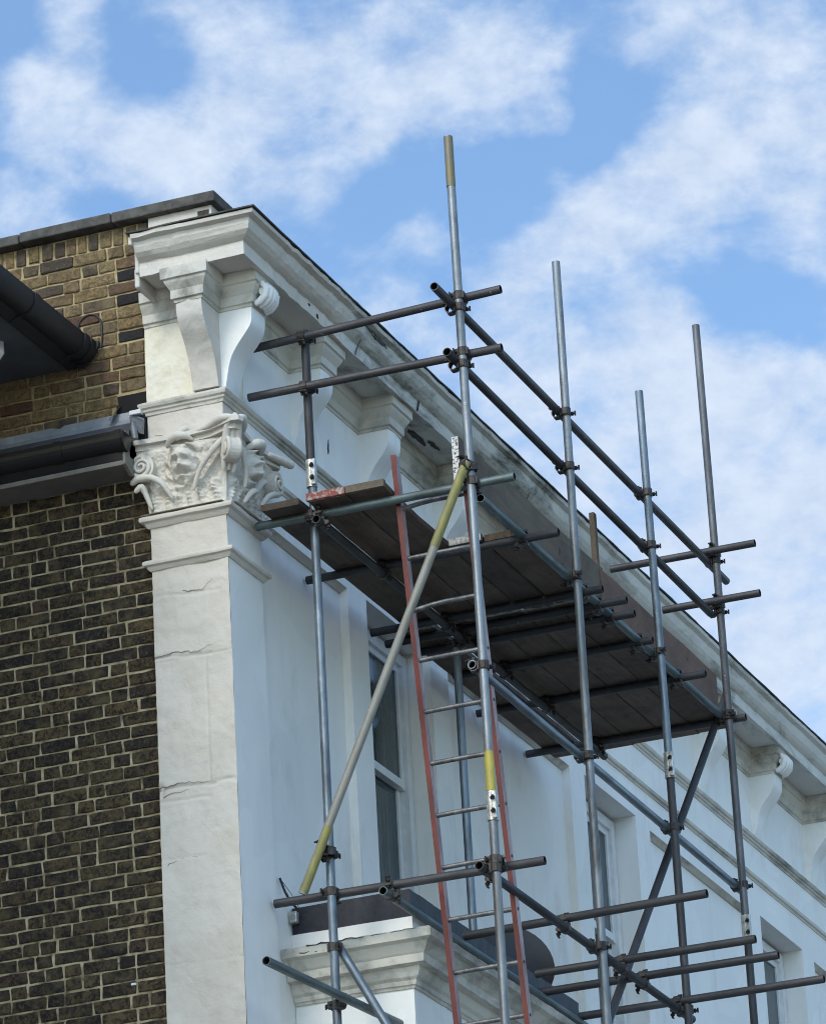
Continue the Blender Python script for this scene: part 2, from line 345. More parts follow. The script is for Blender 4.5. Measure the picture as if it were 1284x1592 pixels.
class MB:
    def __init__(s):
        s.v = []; s.f = []; s.mi = []; s.sm = []
    def add(s, vs, fs, mi=0, smooth=False):
        k = len(s.v); s.v += [tuple(p) for p in vs]
        for q in fs:
            s.f.append(tuple(i + k for i in q)); s.mi.append(mi); s.sm.append(smooth)
        return s
    def box(s, x0, x1, y0, y1, z0, z1, mi=0):
        vs = [(x, y, z) for z in (z0, z1) for y in (y0, y1) for x in (x0, x1)]
        return s.add(vs, [(0, 2, 3, 1), (4, 5, 7, 6), (0, 1, 5, 4), (2, 6, 7, 3), (0, 4, 6, 2), (1, 3, 7, 5)], mi)
    def bevbox(s, x0, x1, y0, y1, z0, z1, bv, mi=0):
        bm = bmesh.new(); bmesh.ops.create_cube(bm, size=1)
        for q in bm.verts: q.co = Vector(((x0 + x1) / 2 + q.co.x * (x1 - x0), (y0 + y1) / 2 + q.co.y * (y1 - y0), (z0 + z1) / 2 + q.co.z * (z1 - z0)))
        bmesh.ops.bevel(bm, geom=bm.edges[:], offset=bv, segments=2, affect='EDGES', profile=.5)
        bm.verts.index_update()
        s.add([q.co for q in bm.verts], [[q.index for q in f.verts] for f in bm.faces], mi); bm.free(); return s
    def prism(s, poly, axis, a, b_, mi=0):
        """poly: 2-D outline (ccw); axis: extrusion axis; a<b_"""
        n = len(poly); vs = []
        for c in (a, b_):
            for (p, q) in poly:
                vs.append({'x': (c, p, q), 'y': (p, c, q), 'z': (p, q, c)}[axis])
        fs = [tuple(range(n))[::-1], tuple(range(n, 2 * n))]
        for i in range(n): fs.append((i, (i + 1) % n, n + (i + 1) % n, n + i))
        return s.add(vs, fs, mi)
    def tube(s, pts, rad, seg=12, mi=0, caps=True, smooth=True):
        pts = [Vector(p) for p in pts]; n = len(pts)
        rads = rad if isinstance(rad, (list, tuple)) else [rad] * n
        vs = []; prev = None
        for i, p in enumerate(pts):
            d = (pts[min(i + 1, n - 1)] - pts[max(i - 1, 0)])
            d.normalize()
            if prev is None:
                a = d.cross(Vector((0, 0, 1)))
                if a.length < .1: a = d.cross(Vector((0, 1, 0)))
                a.normalize()
            else:
                a = prev - d * prev.dot(d); a.normalize()
            prev = a; b2 = d.cross(a)
            for k in range(seg):
                th = 2 * math.pi * k / seg
                vs.append(p + (a * math.cos(th) + b2 * math.sin(th)) * rads[i])
        fs = []
        for i in range(n - 1):
            for k in range(seg):
                k2 = (k + 1) % seg
                fs.append((i * seg + k, i * seg + k2, (i + 1) * seg + k2, (i + 1) * seg + k))
        s.add(vs, fs, mi, smooth)
        if caps:
            s.add([vs[k] for k in range(seg)], [tuple(range(seg))[::-1]], mi)
            s.add([vs[(n - 1) * seg + k] for k in range(seg)], [tuple(range(seg))], mi)
        return s
    def build(s, name, mats, parent=None, label=None, kind=None, fixn=True, mat=None):
        me = bpy.data.meshes.new(name)
        me.from_pydata(s.v, [], s.f)
        for mt in (mats if isinstance(mats, (list, tuple)) else [mats]): me.materials.append(mt)
        me.polygons.foreach_set('material_index', s.mi)
        me.polygons.foreach_set('use_smooth', s.sm)
        if fixn:
            bm = bmesh.new(); bm.from_mesh(me)
            bmesh.ops.recalc_face_normals(bm, faces=bm.faces); bm.to_mesh(me); bm.free()
        me.update()
        return mesh_obj(name, me, parent, mat, label, kind)

def nz(p, f, s=0.0):
    return mnoise.noise(Vector((p[0] * f + s, p[1] * f + s * 1.7, p[2] * f - s)))

def sweep(path, prof, step=.05, amp=.0, freq=9.0, seed=0.0, mi=0, mb=None, smooth=False, capends=True):
    """mouldings: prof [(out, z)] carried along a plan path with mitred corners"""
    mb = mb or MB()
    P = [Vector(p) for p in path]; n = len(P)
    D = [(P[i + 1] - P[i]).normalized() for i in range(n - 1)]
    NRM = [Vector((d.y, -d.x)) for d in D]
    rows = []
    for i in range(n):
        if i == 0: mv = NRM[0]
        elif i == n - 1: mv = NRM[-1]
        else: mv = (NRM[i - 1] + NRM[i]) / (1 + NRM[i - 1].dot(NRM[i]))
        rows.append((P[i], mv))
        if i < n - 1:
            L = (P[i + 1] - P[i]).length; k = max(1, int(L / step))
            for j in range(1, k): rows.append((P[i] + D[i] * (L * j / k), NRM[i]))
    vs = []
    m_ = len(prof)
    for (p, mv) in rows:
        for (o, z) in prof:
            q = Vector((p.x + mv.x * o, p.y + mv.y * o, z))
            if amp:
                dv = nz(q, freq, seed) + .5 * nz(q, freq * 2.7, seed + 4)
                q.x += mv.x * dv * amp; q.y += mv.y * dv * amp
                q.z += nz(q, freq * .8, seed + 9) * amp
            vs.append(q)
    fs = []
    for i in range(len(rows) - 1):
        for j in range(m_ - 1):
            a = i * m_ + j
            fs.append((a, a + m_, a + m_ + 1, a + 1))
    mb.add(vs, fs, mi, smooth)
    if capends:
        mb.add(vs[:m_], [tuple(range(m_))], mi)
        mb.add(vs[-m_:], [tuple(range(m_))[::-1]], mi)
    return mb

def rough_face(mb, origin, du, dv, nu, nv, nrm, amp, freq, seed=0, mi=0, fn=None):
    origin, du, dv, nrm = Vector(origin), Vector(du), Vector(dv), Vector(nrm)
    vs = []
    for j in range(nv + 1):
        for i in range(nu + 1):
            q = origin + du * (i / nu) + dv * (j / nv)
            h = amp * (nz(q, freq, seed) + .45 * nz(q, freq * 3.1, seed + 3))
            if fn: h += fn(q)
            vs.append(q + nrm * h)
    fs = [(j * (nu + 1) + i, j * (nu + 1) + i + 1, (j + 1) * (nu + 1) + i + 1, (j + 1) * (nu + 1) + i) for j in range(nv) for i in range(nu)]
    return mb.add(vs, fs, mi, True)

# ================================================================== SETTING
ROOF_TOP = 13.05
g = MB(); g.add([(-400, -400, -.12), (400, -400, -.12), (400, 400, -.12), (-400, 400, -.12)], [(0, 1, 2, 3)])
meta(g.build('ground', M_GROUND), kind='structure')
g = MB(); g.box(-60, 60, -13.0, -5.2, -.30, -.004)
meta(g.build('road', M_ASPH), kind='structure')
for (nm, y0_, y1_, z1_) in (('pavement', -5.0, 12, .0), ('kerb', -5.2, -5.003, .004), ('pavement', -17, -13.2, .0), ('kerb', -13.197, -13.0, .004)):
    g = MB(); g.bevbox(-60, 60, y0_, y1_, -.25, z1_, .01); meta(g.build(nm, M_PAVE), kind='structure')

# ================================================================== TOWNHOUSE
XE = 16.0
house = empty('corner_townhouse', (8, 4, 0), 'white stuccoed corner townhouse with carved pilaster and dark brick side wall', 'building')
# -- core volume behind everything
g = MB(); g.box(.30, XE, .32, 9.0, 0, 12.9)
g.build('inner_wall', M_VOID, house)
# -- side brick wall: mortar bed + bricks
g = MB(); g.box(.0345, .298, .462, 9.0, 0, 12.985)
bw = g.build('brick_wall', M_MORTAR, house, label='brick side wall, yellow above the low roof and sooty black below')
def brick_mesh(name, L, H, seed, dep=.05):
    rnd = random.Random(seed); mb = MB()
    ys = [-L / 2, -L / 2 + .008, 0, L / 2 - .008, L / 2]; zs = [-H / 2, -H / 2 + .007, H / 2 - .007, H / 2]
    vs = []
    for j, z in enumerate(zs):
        for i, y in enumerate(ys):
            ed = (i in (0, 4)) + (j in (0, 3))
            x = .0042 * ed + rnd.uniform(-.0022, .0022) + (.004 if ed == 2 else 0)
            yy = y; zz_ = z
            if i == 0: yy += rnd.uniform(-.001, .007)
            if i == 4: yy -= rnd.uniform(-.001, .007)
            if j == 0: zz_ += rnd.uniform(-.001, .0055)
            if j == 3: zz_ -= rnd.uniform(-.001, .0045)
            vs.append((x, yy, zz_))
    fs = [(j * 5 + i, (j + 1) * 5 + i, (j + 1) * 5 + i + 1, j * 5 + i + 1) for j in range(3) for i in range(4)]
    rim = [0, 1, 2, 3, 4, 9, 14, 19, 18, 17, 16, 15, 10, 5]
    k = len(vs); vs += [(dep, vs[r_][1], vs[r_][2]) for r_ in rim]
    n = len(rim)
    for q in range(n): fs.append((rim[q], rim[(q + 1) % n], k + (q + 1) % n, k + q))
    mb.add(vs, fs)
    me = bpy.data.meshes.new(name); me.from_pydata(mb.v, [], mb.f)
    bm = bmesh.new(); bm.from_mesh(me); bmesh.ops.recalc_face_normals(bm, faces=bm.faces); bm.to_mesh(me); bm.free()
    return me
LS, LH, HB = .206, .0985, .0680
PITCH = .0752
bricks = []   # (y centre, z centre, L, H, material)
rb = random.Random(11)
ztop = 12.872
ci = 0
z = ztop - PITCH / 2
YL0 = .470
while z > 7.6:
    y = YL0
    # garden-wall Flemish mix: stretchers and headers shifted course by course
    if ci % 2 == 0: seq = [(LH if rb.random() < .65 else .16)]
    else: seq = [(.16 if rb.random() < .6 else LS)]
    k = rb.randint(0, 2)
    zj = z
    while y < 2.35:
        if seq: L = seq.pop()
        else:
            k += 1
            L = LH if (k % 3 == 0 or rb.random() < .10) else LS
        L *= rb.uniform(.965, 1.03)
        jt = rb.uniform(.005, .011)
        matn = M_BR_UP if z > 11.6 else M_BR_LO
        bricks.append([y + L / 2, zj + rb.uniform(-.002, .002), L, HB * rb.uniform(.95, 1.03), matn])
        y += L + jt
    z -= PITCH; ci += 1
yy = .425
while yy < 2.3:
    L = rb.uniform(.058, .070)
    bricks.append([yy + L / 2, 12.929, L, rb.uniform(.094, .104), M_BR_UP]); yy += L + rb.uniform(.008, .014)
def near(y, z): return min(range(len(bricks)), key=lambda i: (bricks[i][0] - y) ** 2 + 4 * (bricks[i][1] - z) ** 2)
bricks[near(.56, 12.50)][4] = M_BR_BLACK
bricks[near(.54, 12.27)][4] = M_BR_BLACK
bricks[near(.80, 12.50)][4] = M_BR_RED
bricks[near(1.34, 12.00)][4] = M_BR_RED
bricks[near(.62, 12.66)][4] = M_BR_BLACK
# the cavity beside the pilaster has lost its bricks
bricks = [b_ for b_ in bricks if not (11.79 < b_[1] < 11.955 and b_[0] - b_[2] / 2 < .64)]
def seen(b_):
    y, z = b_[0], b_[1]
    if z < 8.32 or y > 1.48: return 0
    if 11.47 < z < 11.80: return 0
    if y > 1.0 and z > 12.19 and z < 12.50 + (y - 1) * .9: return 0
    return 1
order = sorted(range(len(bricks)), key=lambda i: (-seen(bricks[i]), -(bricks[i][2] * bricks[i][3])))
single = set(order[:296]) if True else set()
single = {i for i in single if seen(bricks[i])}
BM = {'S': [brick_mesh('brick_stretcher', LS, HB, s_) for s_ in range(7)], 'H': [brick_mesh('brick_header', LH, HB, 20 + s_) for s_ in range(5)], 'M': [brick_mesh('brick_three_quarter', .152, HB, 40 + s_) for s_ in range(3)], 'E': [brick_mesh('brick_on_edge', .065, .10, 60 + s_) for s_ in range(4)]}
meshmat = {}
def brick_variant(kind, i, mt):
    key = (kind, i, mt.name)
    if key not in meshmat:
        me = BM[kind][i].copy(); me.materials.append(mt); meshmat[key] = me
    return meshmat[key]
rest = MB()
for i, (y, z, L, H, mt) in enumerate(bricks):
    kind = 'E' if H > .09 else ('S' if L > .19 else ('M' if L > .13 else 'H'))
    L0, H0 = {'E': (.065, .10), 'S': (LS, HB), 'M': (.152, HB), 'H': (LH, HB)}[kind]
    vi = rb.randrange(len(BM[kind]))
    px_ = .0255 + rb.uniform(-.002, .0020) + (rb.uniform(-.006, .002) if z > 11.6 else 0)
    mtx = Matrix.Translation((px_, y, z)) @ Matrix.Rotation(rb.uniform(-.008, .008), 4, 'X') @ Matrix.Rotation(rb.uniform(-.012, .012), 4, 'Z') @ Matrix.Diagonal((1, L / L0, H / H0, 1))
    if rb.random() < .5: mtx = mtx @ Matrix.Rotation(math.pi, 4, 'X')
    if i in single:
        mesh_obj('brick', brick_variant(kind, vi, mt), bw, mtx)
    else:
        me = BM[kind][vi]
        rest.add([mtx @ v_.co for v_ in me.vertices], [tuple(p.vertices) for p in me.polygons], {'yellow_stock_brick': 0, 'sooty_stock_brick': 1, 'red_brick': 2, 'burnt_black_brick': 3}[mt.name])
rest.build('brickwork', [M_BR_UP, M_BR_LO, M_BR_RED, M_BR_BLACK], bw, kind='stuff')
# cavity, arched scar and small marks on the brickwork
g = MB(); g.box(.0325, .037, .462, .655, 11.79, 11.955)
g.build('cavity', M_VOID, bw)
g = MB()
pts = [(.022, .80 + .075 * math.cos(a), 12.40 + .085 * math.sin(a)) for a in [math.pi * k / 12 for k in range(-1, 13)]] + [(.022, .725, 12.33), (.022, .735, 12.27)]
g.tube(pts, .0065, 6); g.build('cable_loop', M_WIRE, bw)
for q_ in ((.018, .034, .640, .668, 8.560, 8.574), (.020, .034, .735, .743, 8.70, 8.706)):
    g = MB(); g.bevbox(*q_, .003); g.build('mortar_splash', M_FRAME, bw)
# coping stones
cop = MB()
yb = [-.02, .62, 1.195, 1.80, 2.42]
for i in range(4):
    g = MB(); g.bevbox(-.045 - (.004 if i % 2 else 0), .36, yb[i] + .003, yb[i + 1] - .003, 12.987 + (.002 if i == 1 else 0), 13.052 - (.004 if i == 2 else 0), .008)
    g.build('coping_stone', M_COPING, house)
xb_ = [.363, 1.3, 2.6, 3.9, 5.2, 6.5, 7.8, 9.1, 10.4, 11.7, 13.0, 14.3, 15.6]
for i in range(12):
    g = MB(); g.bevbox(xb_[i] + .003, xb_[i + 1] - .003, -.022, .34, 12.987, 13.05, .008)
    g.build('coping_stone', M_COPING, house)
# parapet block above the cornice
g = MB(); g.box(.004, .28, .022, .408, 12.70, 12.985)
rough_face(g, (0, .41, 12.70), (0, -.39, 0), (0, 0, .285), 40, 30, (-1, 0, 0), .006, 12, 3)
g.box(.25, XE, .02, .30, 12.70, 12.985)
g.build('parapet', M_ROUGH, house)
for (y0, z0, L, H) in ((.035, 12.865, .07, .095), (.075, 12.785, .10, .06)):
    g = MB(); g.bevbox(-.006, .01, y0, y0 + L, z0, z0 + H, .004); g.build('exposed_brick', M_BR_UP, house)

# -- pilaster shaft with uneven rendered side face
def shaft_fn(q):
    h = 0.0
    for zc, wob, dp, y0, y1 in ((9.60, .02, .010, -.1, .6), (9.53, .015, .006, .15, .6), (10.34, .018, .007, .12, .6), (10.70, .015, .004, .05, .6), (9.20, .012, .003, .2, .5), (8.62, .02, .002, 0, .6)):
        if y0 < q.y < y1:
            zz2 = zc + wob * mnoise.noise(Vector((q.y * 9, zc * 5, 0))) + (q.y - .2) * .05
            d = abs(q.z - zz2)
            if d < .014: h -= dp * (1 - d / .014)
    if q.z < 9.60: h += .006
    elif q.z < 10.34: h += .0
    else: h += .004
    if abs(q.y - .155) < .006 and 9.62 < q.z < 10.33: h -= .003
    if q.y < .155 and 9.62 < q.z < 10.33: h += .002
    h -= .016 * max(0, 1 - ((q.y - .45) / .03) ** 2 - ((q.z - 9.60) / .05) ** 2) if q.y > .42 else 0
    return h
g = MB(); g.box(.010, .457, .004, .451, 0, 11.16)
rough_face(g, (0, .455, 7.9), (0, -.455, 0), (0, 0, 3.26), 60, 430, (-1, 0, 0), .0065, 6, 1, 0, shaft_fn)
rough_face(g, (0, 0, 7.9), (.458, 0, 0), (0, 0, 3.26), 24, 140, (0, -1, 0), .0016, 5, 2, 1)
rough_face(g, (.16, .455, 7.9), (-.16, 0, 0), (0, 0, 3.26), 10, 200, (0, 1, 0), .003, 9, 6)
g.build('pilaster_shaft', [M_ROUGH, M_WALL], house, label='tall plain pilaster shaft with cracked render')
PIL = [(.10, .455), (0, .455), (0, 0), (.458, 0), (.458, .052)]
def moulding(z0, h, o, name, mat=M_ROUGH, path=PIL, amp=.003, base=-.01):
    pr = [(base, z0), (o * .25, z0), (o * .45, z0 + h * .18), (o * .55, z0 + h * .36), (o * .95, z0 + h * .45), (o, z0 + h * .62), (o * .93, z0 + h * .80), (o * .6, z0 + h * .93), (base, z0 + h)]
    return sweep(path, pr, .02, amp, 14, z0).build(name, mat, house)
moulding(10.865, .062, .042, 'necking_moulding')
moulding(11.115, .072, .052, 'astragal_moulding')
# block between capital and string course
g = MB(); g.box(.008, .30, .004, .451, 11.52, 11.80)
rough_face(g, (0, .455, 11.5), (0, -.455, 0), (0, 0, .32), 46, 34, (-1, 0, 0), .0048, 9, 5)
g.build('entablature_block', M_ROUGH, house)

# -- street front: flush bands, recessed panels and window openings
WX = [2.0, 5.71, 9.40, 13.1]; WW = 1.0
SILL, HEAD = 9.18, 11.275
def part_box(name, mat, x0, x1, y0, y1, z0, z1, parent=None):
    q = MB(); q.box(x0, x1, y0, y1, z0, z1); return q.build(name, mat, parent or house)
part_box('street_wall', M_WALL, .30, XE, 0, .30, HEAD, 12.70)
prev = .459
edges = []
for wx in WX:
    part_box('wall_panel', M_WALL, prev, wx - .285, .052, .30, 0, 11.25)
    part_box('panel_head', M_WALL, prev, wx - .285, 0, .30, 11.25, HEAD)
    part_box('jamb_strip', M_WALL, wx - .285, wx, 0, .30, 0, HEAD)
    part_box('jamb_strip', M_WALL, wx + WW, wx + WW + .285, 0, .30, 0, HEAD)
    part_box('wall_below_window', M_WALL, wx, wx + WW, .0, .30, 0, SILL)
    edges.append((prev, wx - .285))
    prev = wx + WW + .285
part_box('wall_panel', M_WALL, prev, XE, .052, .30, 0, 11.25); part_box('panel_head', M_WALL, prev, XE, 0, .30, 11.25, HEAD)
part_box('end_wall', M_WALL, XE - .003, XE, .303, 9.0, 0, 12.98)
for a, b_ in edges + [(prev, XE)]:
    pr = [(0, 11.2495), (0, 11.232), (.008, 11.226), (.020, 11.234), (.040, 11.245), (.053, 11.2495)]
    sweep([(a + .002, .052), (b_ - .002, .052)], pr, .2, .0005, 9, 0).build('panel_moulding', M_TRIM, house)
# windows
for i, wx in enumerate(WX):
    f = MB(); Y0, Y1 = .15, .24
    f.box(wx + .012, wx + .085, Y0, Y1, SILL + .04, HEAD - .03); f.box(wx + WW - .085, wx + WW - .012, Y0, Y1, SILL + .04, HEAD - .03)
    f.box(wx + .085, wx + WW - .085, Y0, Y1, HEAD - .10, HEAD - .03); f.box(wx + .085, wx + WW - .085, Y0 + .01, Y1, SILL + .04, SILL + .12)
    win = f.build('window', M_FRAME, house, label=None)
    zr = 10.41
    # upper sash (outer) and lower sash (inner)
    for (za, zb_, ya) in ((zr - .02, HEAD - .10, .172), (SILL + .12, zr + .03, .205)):
        s_ = MB(); a, b_ = wx + .087, wx + WW - .087
        s_.box(a, a + .045, ya, ya + .03, za, zb_); s_.box(b_ - .045, b_, ya, ya + .03, za, zb_)
        s_.box(a + .045, b_ - .045, ya, ya + .03, zb_ - .045, zb_); s_.box(a + .045, b_ - .045, ya - (.008 if ya < .2 else 0), ya + .03, za, za + .05)
        s_.build('sash', M_FRAME, win)
        s_ = MB(); s_.box(a + .045, b_ - .045, ya + .012, ya + .018, za + .05, zb_ - .045); s_.build('glass_pane', M_GLASS, win)
    s_ = MB(); s_.bevbox(wx - .03, wx + WW + .03, -.05, .15, SILL - .03, SILL + .038, .008); s_.build('sill', M_WALL, win)
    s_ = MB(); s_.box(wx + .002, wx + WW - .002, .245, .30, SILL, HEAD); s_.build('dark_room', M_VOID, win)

# mouldings along the street front
SP = [(.06, .455), (0, .455), (0, 0), (XE, 0)]
pr = [(-.01, 11.785), (.006, 11.785), (.010, 11.800), (.020, 11.806), (.022, 11.818), (.034, 11.824), (.040, 11.838), (.040, 11.848), (.026, 11.858), (-.01, 11.864)]
sweep(SP, pr, .03, .0022, 10, 2.0).build('string_course', M_TRIM, house)
pr = [(-.01, 11.505), (.006, 11.505), (.010, 11.518), (.024, 11.524), (.028, 11.545), (.018, 11.553), (-.01, 11.560)]
sweep([(.475, 0), (XE, 0)], pr, .06, .0018, 8, 5.0).build('architrave_moulding', M_TRIM, house)
# frieze side return
g = MB()
rough_face(g, (-.001, .455, 11.86), (0, -.455, 0), (0, 0, .66), 46, 60, (-1, 0, 0), .005, 9, 8)
g.box(.004, .298, .003, .451, 11.80, 12.70)
g.build('frieze_block', M_CREAM, house, label='cream flaking frieze panel behind the corner bracket')

# -- consoles (scrolled brackets) under the cornice
CP = [(.022, 11.862), (.030, 11.90), (.056, 12.018), (.095, 12.091), (.161, 12.174), (.190, 12.225), (.196, 12.28), (.196, 12.33)]
CP2 = [(.045, 11.862), (.055, 11.92), (.085, 12.02), (.13, 12.10), (.185, 12.17), (.225, 12.235), (.236, 12.29), (.236, 12.33)]
def catmull(P, k=4):
    o = []
    for i in range(len(P) - 1):
        p0 = P[max(i - 1, 0)]; p1 = P[i]; p2 = P[i + 1]; p3 = P[min(i + 2, len(P) - 1)]
        for j in range(k):
            t_ = j / k
            o.append(tuple(.5 * ((2 * p1[d]) + (-p0[d] + p2[d]) * t_ + (2 * p0[d] - 5 * p1[d] + 4 * p2[d] - p3[d]) * t_ * t_ + (-p0[d] + 3 * p1[d] - 3 * p2[d] + p3[d]) * t_ ** 3) for d in (0, 1)))
    o.append(P[-1]); return o
def console(x0, w, side=False, amp=.0015):
    prof = catmull(CP2 if side else CP)
    mb = MB(); nw = 8
    vs = []
    for (o, z_) in prof + [(prof[-1][0], 12.50)]:
        for k in range(nw + 1):
            u = w * k / nw
            p = (-o, u, z_) if side else (x0 + u, -o, z_)
            dv = amp * (nz(p, 11, x0 + 3) + .6 * nz(p, 27, 2)) * (2.2 if side else 1)
            bulge = .004 * math.sin(math.pi * k / nw)
            if side: vs.append((-o - dv - bulge, u, z_))
            else: vs.append((x0 + u, -o - dv - bulge, z_))
    nr = len(prof) + 1
    fs = [(r_ * (nw + 1) + k, r_ * (nw + 1) + k + 1, (r_ + 1) * (nw + 1) + k + 1, (r_ + 1) * (nw + 1) + k) for r_ in range(nr - 1) for k in range(nw)]
    mb.add(vs, fs, 0, True)
    for k in (0, nw):
        ids = [vs[r_ * (nw + 1) + k] for r_ in range(nr)]
        u = w * k / nw
        back = [(.006, u, 12.50), (.006, u, 11.862)] if side else [(x0 + u, .006, 12.50), (x0 + u, .006, 11.862)]
        ring = ids + back
        mb.add(ring, [tuple(range(len(ring))) if k else tuple(range(len(ring)))[::-1]])
    z_ = 11.862
    mb.add([vs[0], vs[nw], (.006, w, z_) if side else (x0 + w, .006, z_), (.006, 0, z_) if side else (x0, .006, z_)], [(0, 1, 2, 3)])
    return mb
CX = [0.0, .97, 2.0, 3.2, 4.4, 5.65, 6.9, 8.13, 9.38, 10.68, 11.9, 13.1, 14.3]
CW = .185
console(0, .155, True, .003).build('console_bracket', M_ROUGH, house, label='corner bracket projecting from the side wall')
for i, cx in enumerate(CX):
    o = console(cx, CW).build('console_bracket', M_WALL, house)
    if i in (0, 8, 9):
        s_ = MB()
        # curled leaf over the front of the scroll
        pts = [(.0, .215, 12.335), (.0, .245, 12.345), (.0, .275, 12.375), (.0, .285, 12.415), (.0, .262, 12.450), (.0, .235, 12.452)]
        for lane, off in ((.022, -.004), (.06, .006), (.0925, .010), (.125, .006), (.163, -.004)):
            s_.tube([(cx + lane, -(p[1] + off), p[2]) for p in pts], [.017, .021, .021, .020, .017, .012], 10)
        s_.tube([(cx + .02, -.262, 12.405), (cx + .165, -.262, 12.405)], .026, 12)
        s_.build('scroll_leaf', M_WALL, o)
# bed mould breaking round every console
path = [(0, .455), (0, .155), (-.236, .155), (-.236, 0), (0, 0), (0, -.196), (CW, -.196), (CW, 0)]
for cx in CX[1:]:
    path += [(cx, 0), (cx, -.196), (cx + CW, -.196), (cx + CW, 0)]
path += [(XE, 0)]
pr = [(-.004, 12.315), (.006, 12.315), (.008, 12.330), (.020, 12.336), (.022, 12.385), (.030, 12.398), (.046, 12.425), (.050, 12.440), (.062, 12.446), (.064, 12.510), (-.004, 12.512)]
sweep(path, pr, .05, .0016, 14, 1.0).build('bed_mould', M_TRIM, house)

# -- main cornice
XC = XE
CORN = [(-.01, 12.512), (.245, 12.512), (.250, 12.500), (.285, 12.498), (.286, 12.540), (.283, 12.580), (.300, 12.588), (.318, 12.600), (.338, 12.622), (.350, 12.650), (.354, 12.680), (.386, 12.690), (.392, 12.712), (-.01, 12.742)]
g = MB()
sweep([(0, .345), (0, 0), (1.1, 0)], CORN, .015, .0095, 9, 7.0, 0, g)
g.build('cornice', M_ROUGH, house, label='lumpy white corner length of the cornice')
g = MB(); sweep([(1.1, 0), (5.2, 0)], CORN, .04, .0045, 8, 7.0, 0, g)
g.build('cornice', M_CORN, house, label='black mould stained length of the cornice')
g = MB(); sweep([(5.2, 0), (XC, 0)], CORN, .05, .0045, 8, 7.0, 0, g)
g.build('cornice', M_CORN2, house)
# broken stub at the end of the side return
g = MB(); g.bevbox(-.29, .0, .345, .372, 12.52, 12.69, .010); g.bevbox(-.275, .0, .352, .384, 12.44, 12.56, .012); g.bevbox(-.38, .0, .345, .368, 12.655, 12.705, .008)
g.build('cornice_stub', M_ROUGH, house)
pr = [(-.01, 12.748), (.392, 12.7175), (.402, 12.716), (.402, 12.7245), (-.01, 12.758)]
sweep([(0, .37), (0, 0), (XC, 0)], pr, .03, .0035, 6, 3.0).build('cornice_capping', M_EDGE, house)
# chipped places and peeling patches: ragged shallow plates
def ragged(name, c, u, v, nrm, su, sv, seed, mat, th=.006):
    rr_ = random.Random(seed); c, u, v, nrm = Vector(c), Vector(u), Vector(v), Vector(nrm)
    ring = []
    for k in range(18):
        a = 2 * math.pi * k / 18; f = rr_.uniform(.45, 1.05)
        ring.append(c + u * (su * f * math.cos(a)) + v * (sv * f * math.sin(a)))
    q = MB(); q.add([p + nrm * th for p in ring] + [p - nrm * .004 for p in ring], [tuple(range(18)), tuple(range(18, 36))[::-1]] + [(k, (k + 1) % 18, 18 + (k + 1) % 18, 18 + k) for k in range(18)])
    return q.build(name, mat, house)
UX, UZ, NY, NZ = (1, 0, 0), (0, 0, 1), (0, -1, 0), (0, 0, -1)
ragged('chip', (1.52, -.350, 12.665), UX, UZ, NY, .13, .020, 1, M_EDGE)
ragged('chip', (1.36, -.352, 12.675), UX, UZ, NY, .07, .012, 2, M_EDGE)
ragged('chip', (.62, -.287, 12.55), UX, UZ, NY, .018, .008, 3, M_EDGE)
ragged('chip', (.74, -.287, 12.525), UX, UZ, NY, .008, .016, 4, M_EDGE)
ragged('crack', (2.27, -.289, 12.545), (.4, 0, .9), (.9, 0, -.4), NY, .05, .006, 5, M_EDGE)
ragged('peeling_patch', (2.64, -.13, 12.506), UX, (0, 1, 0), NZ, .16, .025, 6, M_EDGE, .004)
ragged('peeling_patch', (2.80, -.17, 12.506), UX, (0, 1, 0), NZ, .11, .018, 7, M_EDGE, .004)
ragged('crack', (1.52, -.003, 12.06), (0.1, 0, 1), UX, NY, .055, .010, 8, M_EDGE, .002)
ragged('stain', (.22, -.242, 12.40), (0, 1, 0), UZ, (-1, 0, 0), .020, .045, 9, M_TRIM, .002)

M_HAIR = mat_simple('hairline_crack', (.26, .235, .20), (.17, .155, .135), 20, .9)
def crack(pts, r=.0016, mat=None):
    mat = mat or (M_HAIR if pts[0][0] < 0 else None)
    rr_ = random.Random(int(abs(pts[0][2]) * 1000)); P = [Vector(p) for p in pts]; o = []
    for i in range(len(P) - 1):
        for j in range(7):
            q = P[i].lerp(P[i + 1], j / 7); o.append(q + Vector((rr_.uniform(-.004, .004) if abs(P[0].y) < .1 and P[0].x > .01 else 0, rr_.uniform(-.006, .006) if P[0].x < .01 else 0, rr_.uniform(-.007, .007))))
    o.append(P[-1]); q = MB(); q.tube(o, [r * (1.2 - .9 * k / len(o)) for k in range(len(o))], 5); q.build('crack', mat or M_EDGE, house)
crack([(-.009, .45, 10.36), (-.009, .33, 10.375), (-.009, .20, 10.35), (-.009, .12, 10.38)], .0022)
crack([(-.008, .45, 9.615), (-.008, .30, 9.625), (-.008, .12, 9.60)], .0030)
crack([(-.010, .43, 9.56), (-.010, .28, 9.585)], .0022)
crack([(-.007, .42, 9.18), (-.007, .30, 9.21), (-.007, .24, 9.20)], .0018, M_HAIR)
crack([(-.008, .28, 10.72), (-.008, .16, 10.70), (-.008, .10, 10.76)], .0018, M_HAIR)
crack([(-.010, .40, 11.66), (-.010, .31, 11.62), (-.010, .25, 11.66), (-.010, .12, 11.61)], .0018, M_HAIR)
crack([(1.30, -.285, 12.50), (1.33, -.290, 12.56), (1.31, -.340, 12.63), (1.34, -.352, 12.68)], .003)
crack([(4.05, -.285, 12.50), (4.08, -.290, 12.56), (4.06, -.340, 12.63), (4.09, -.352, 12.68)], .003)

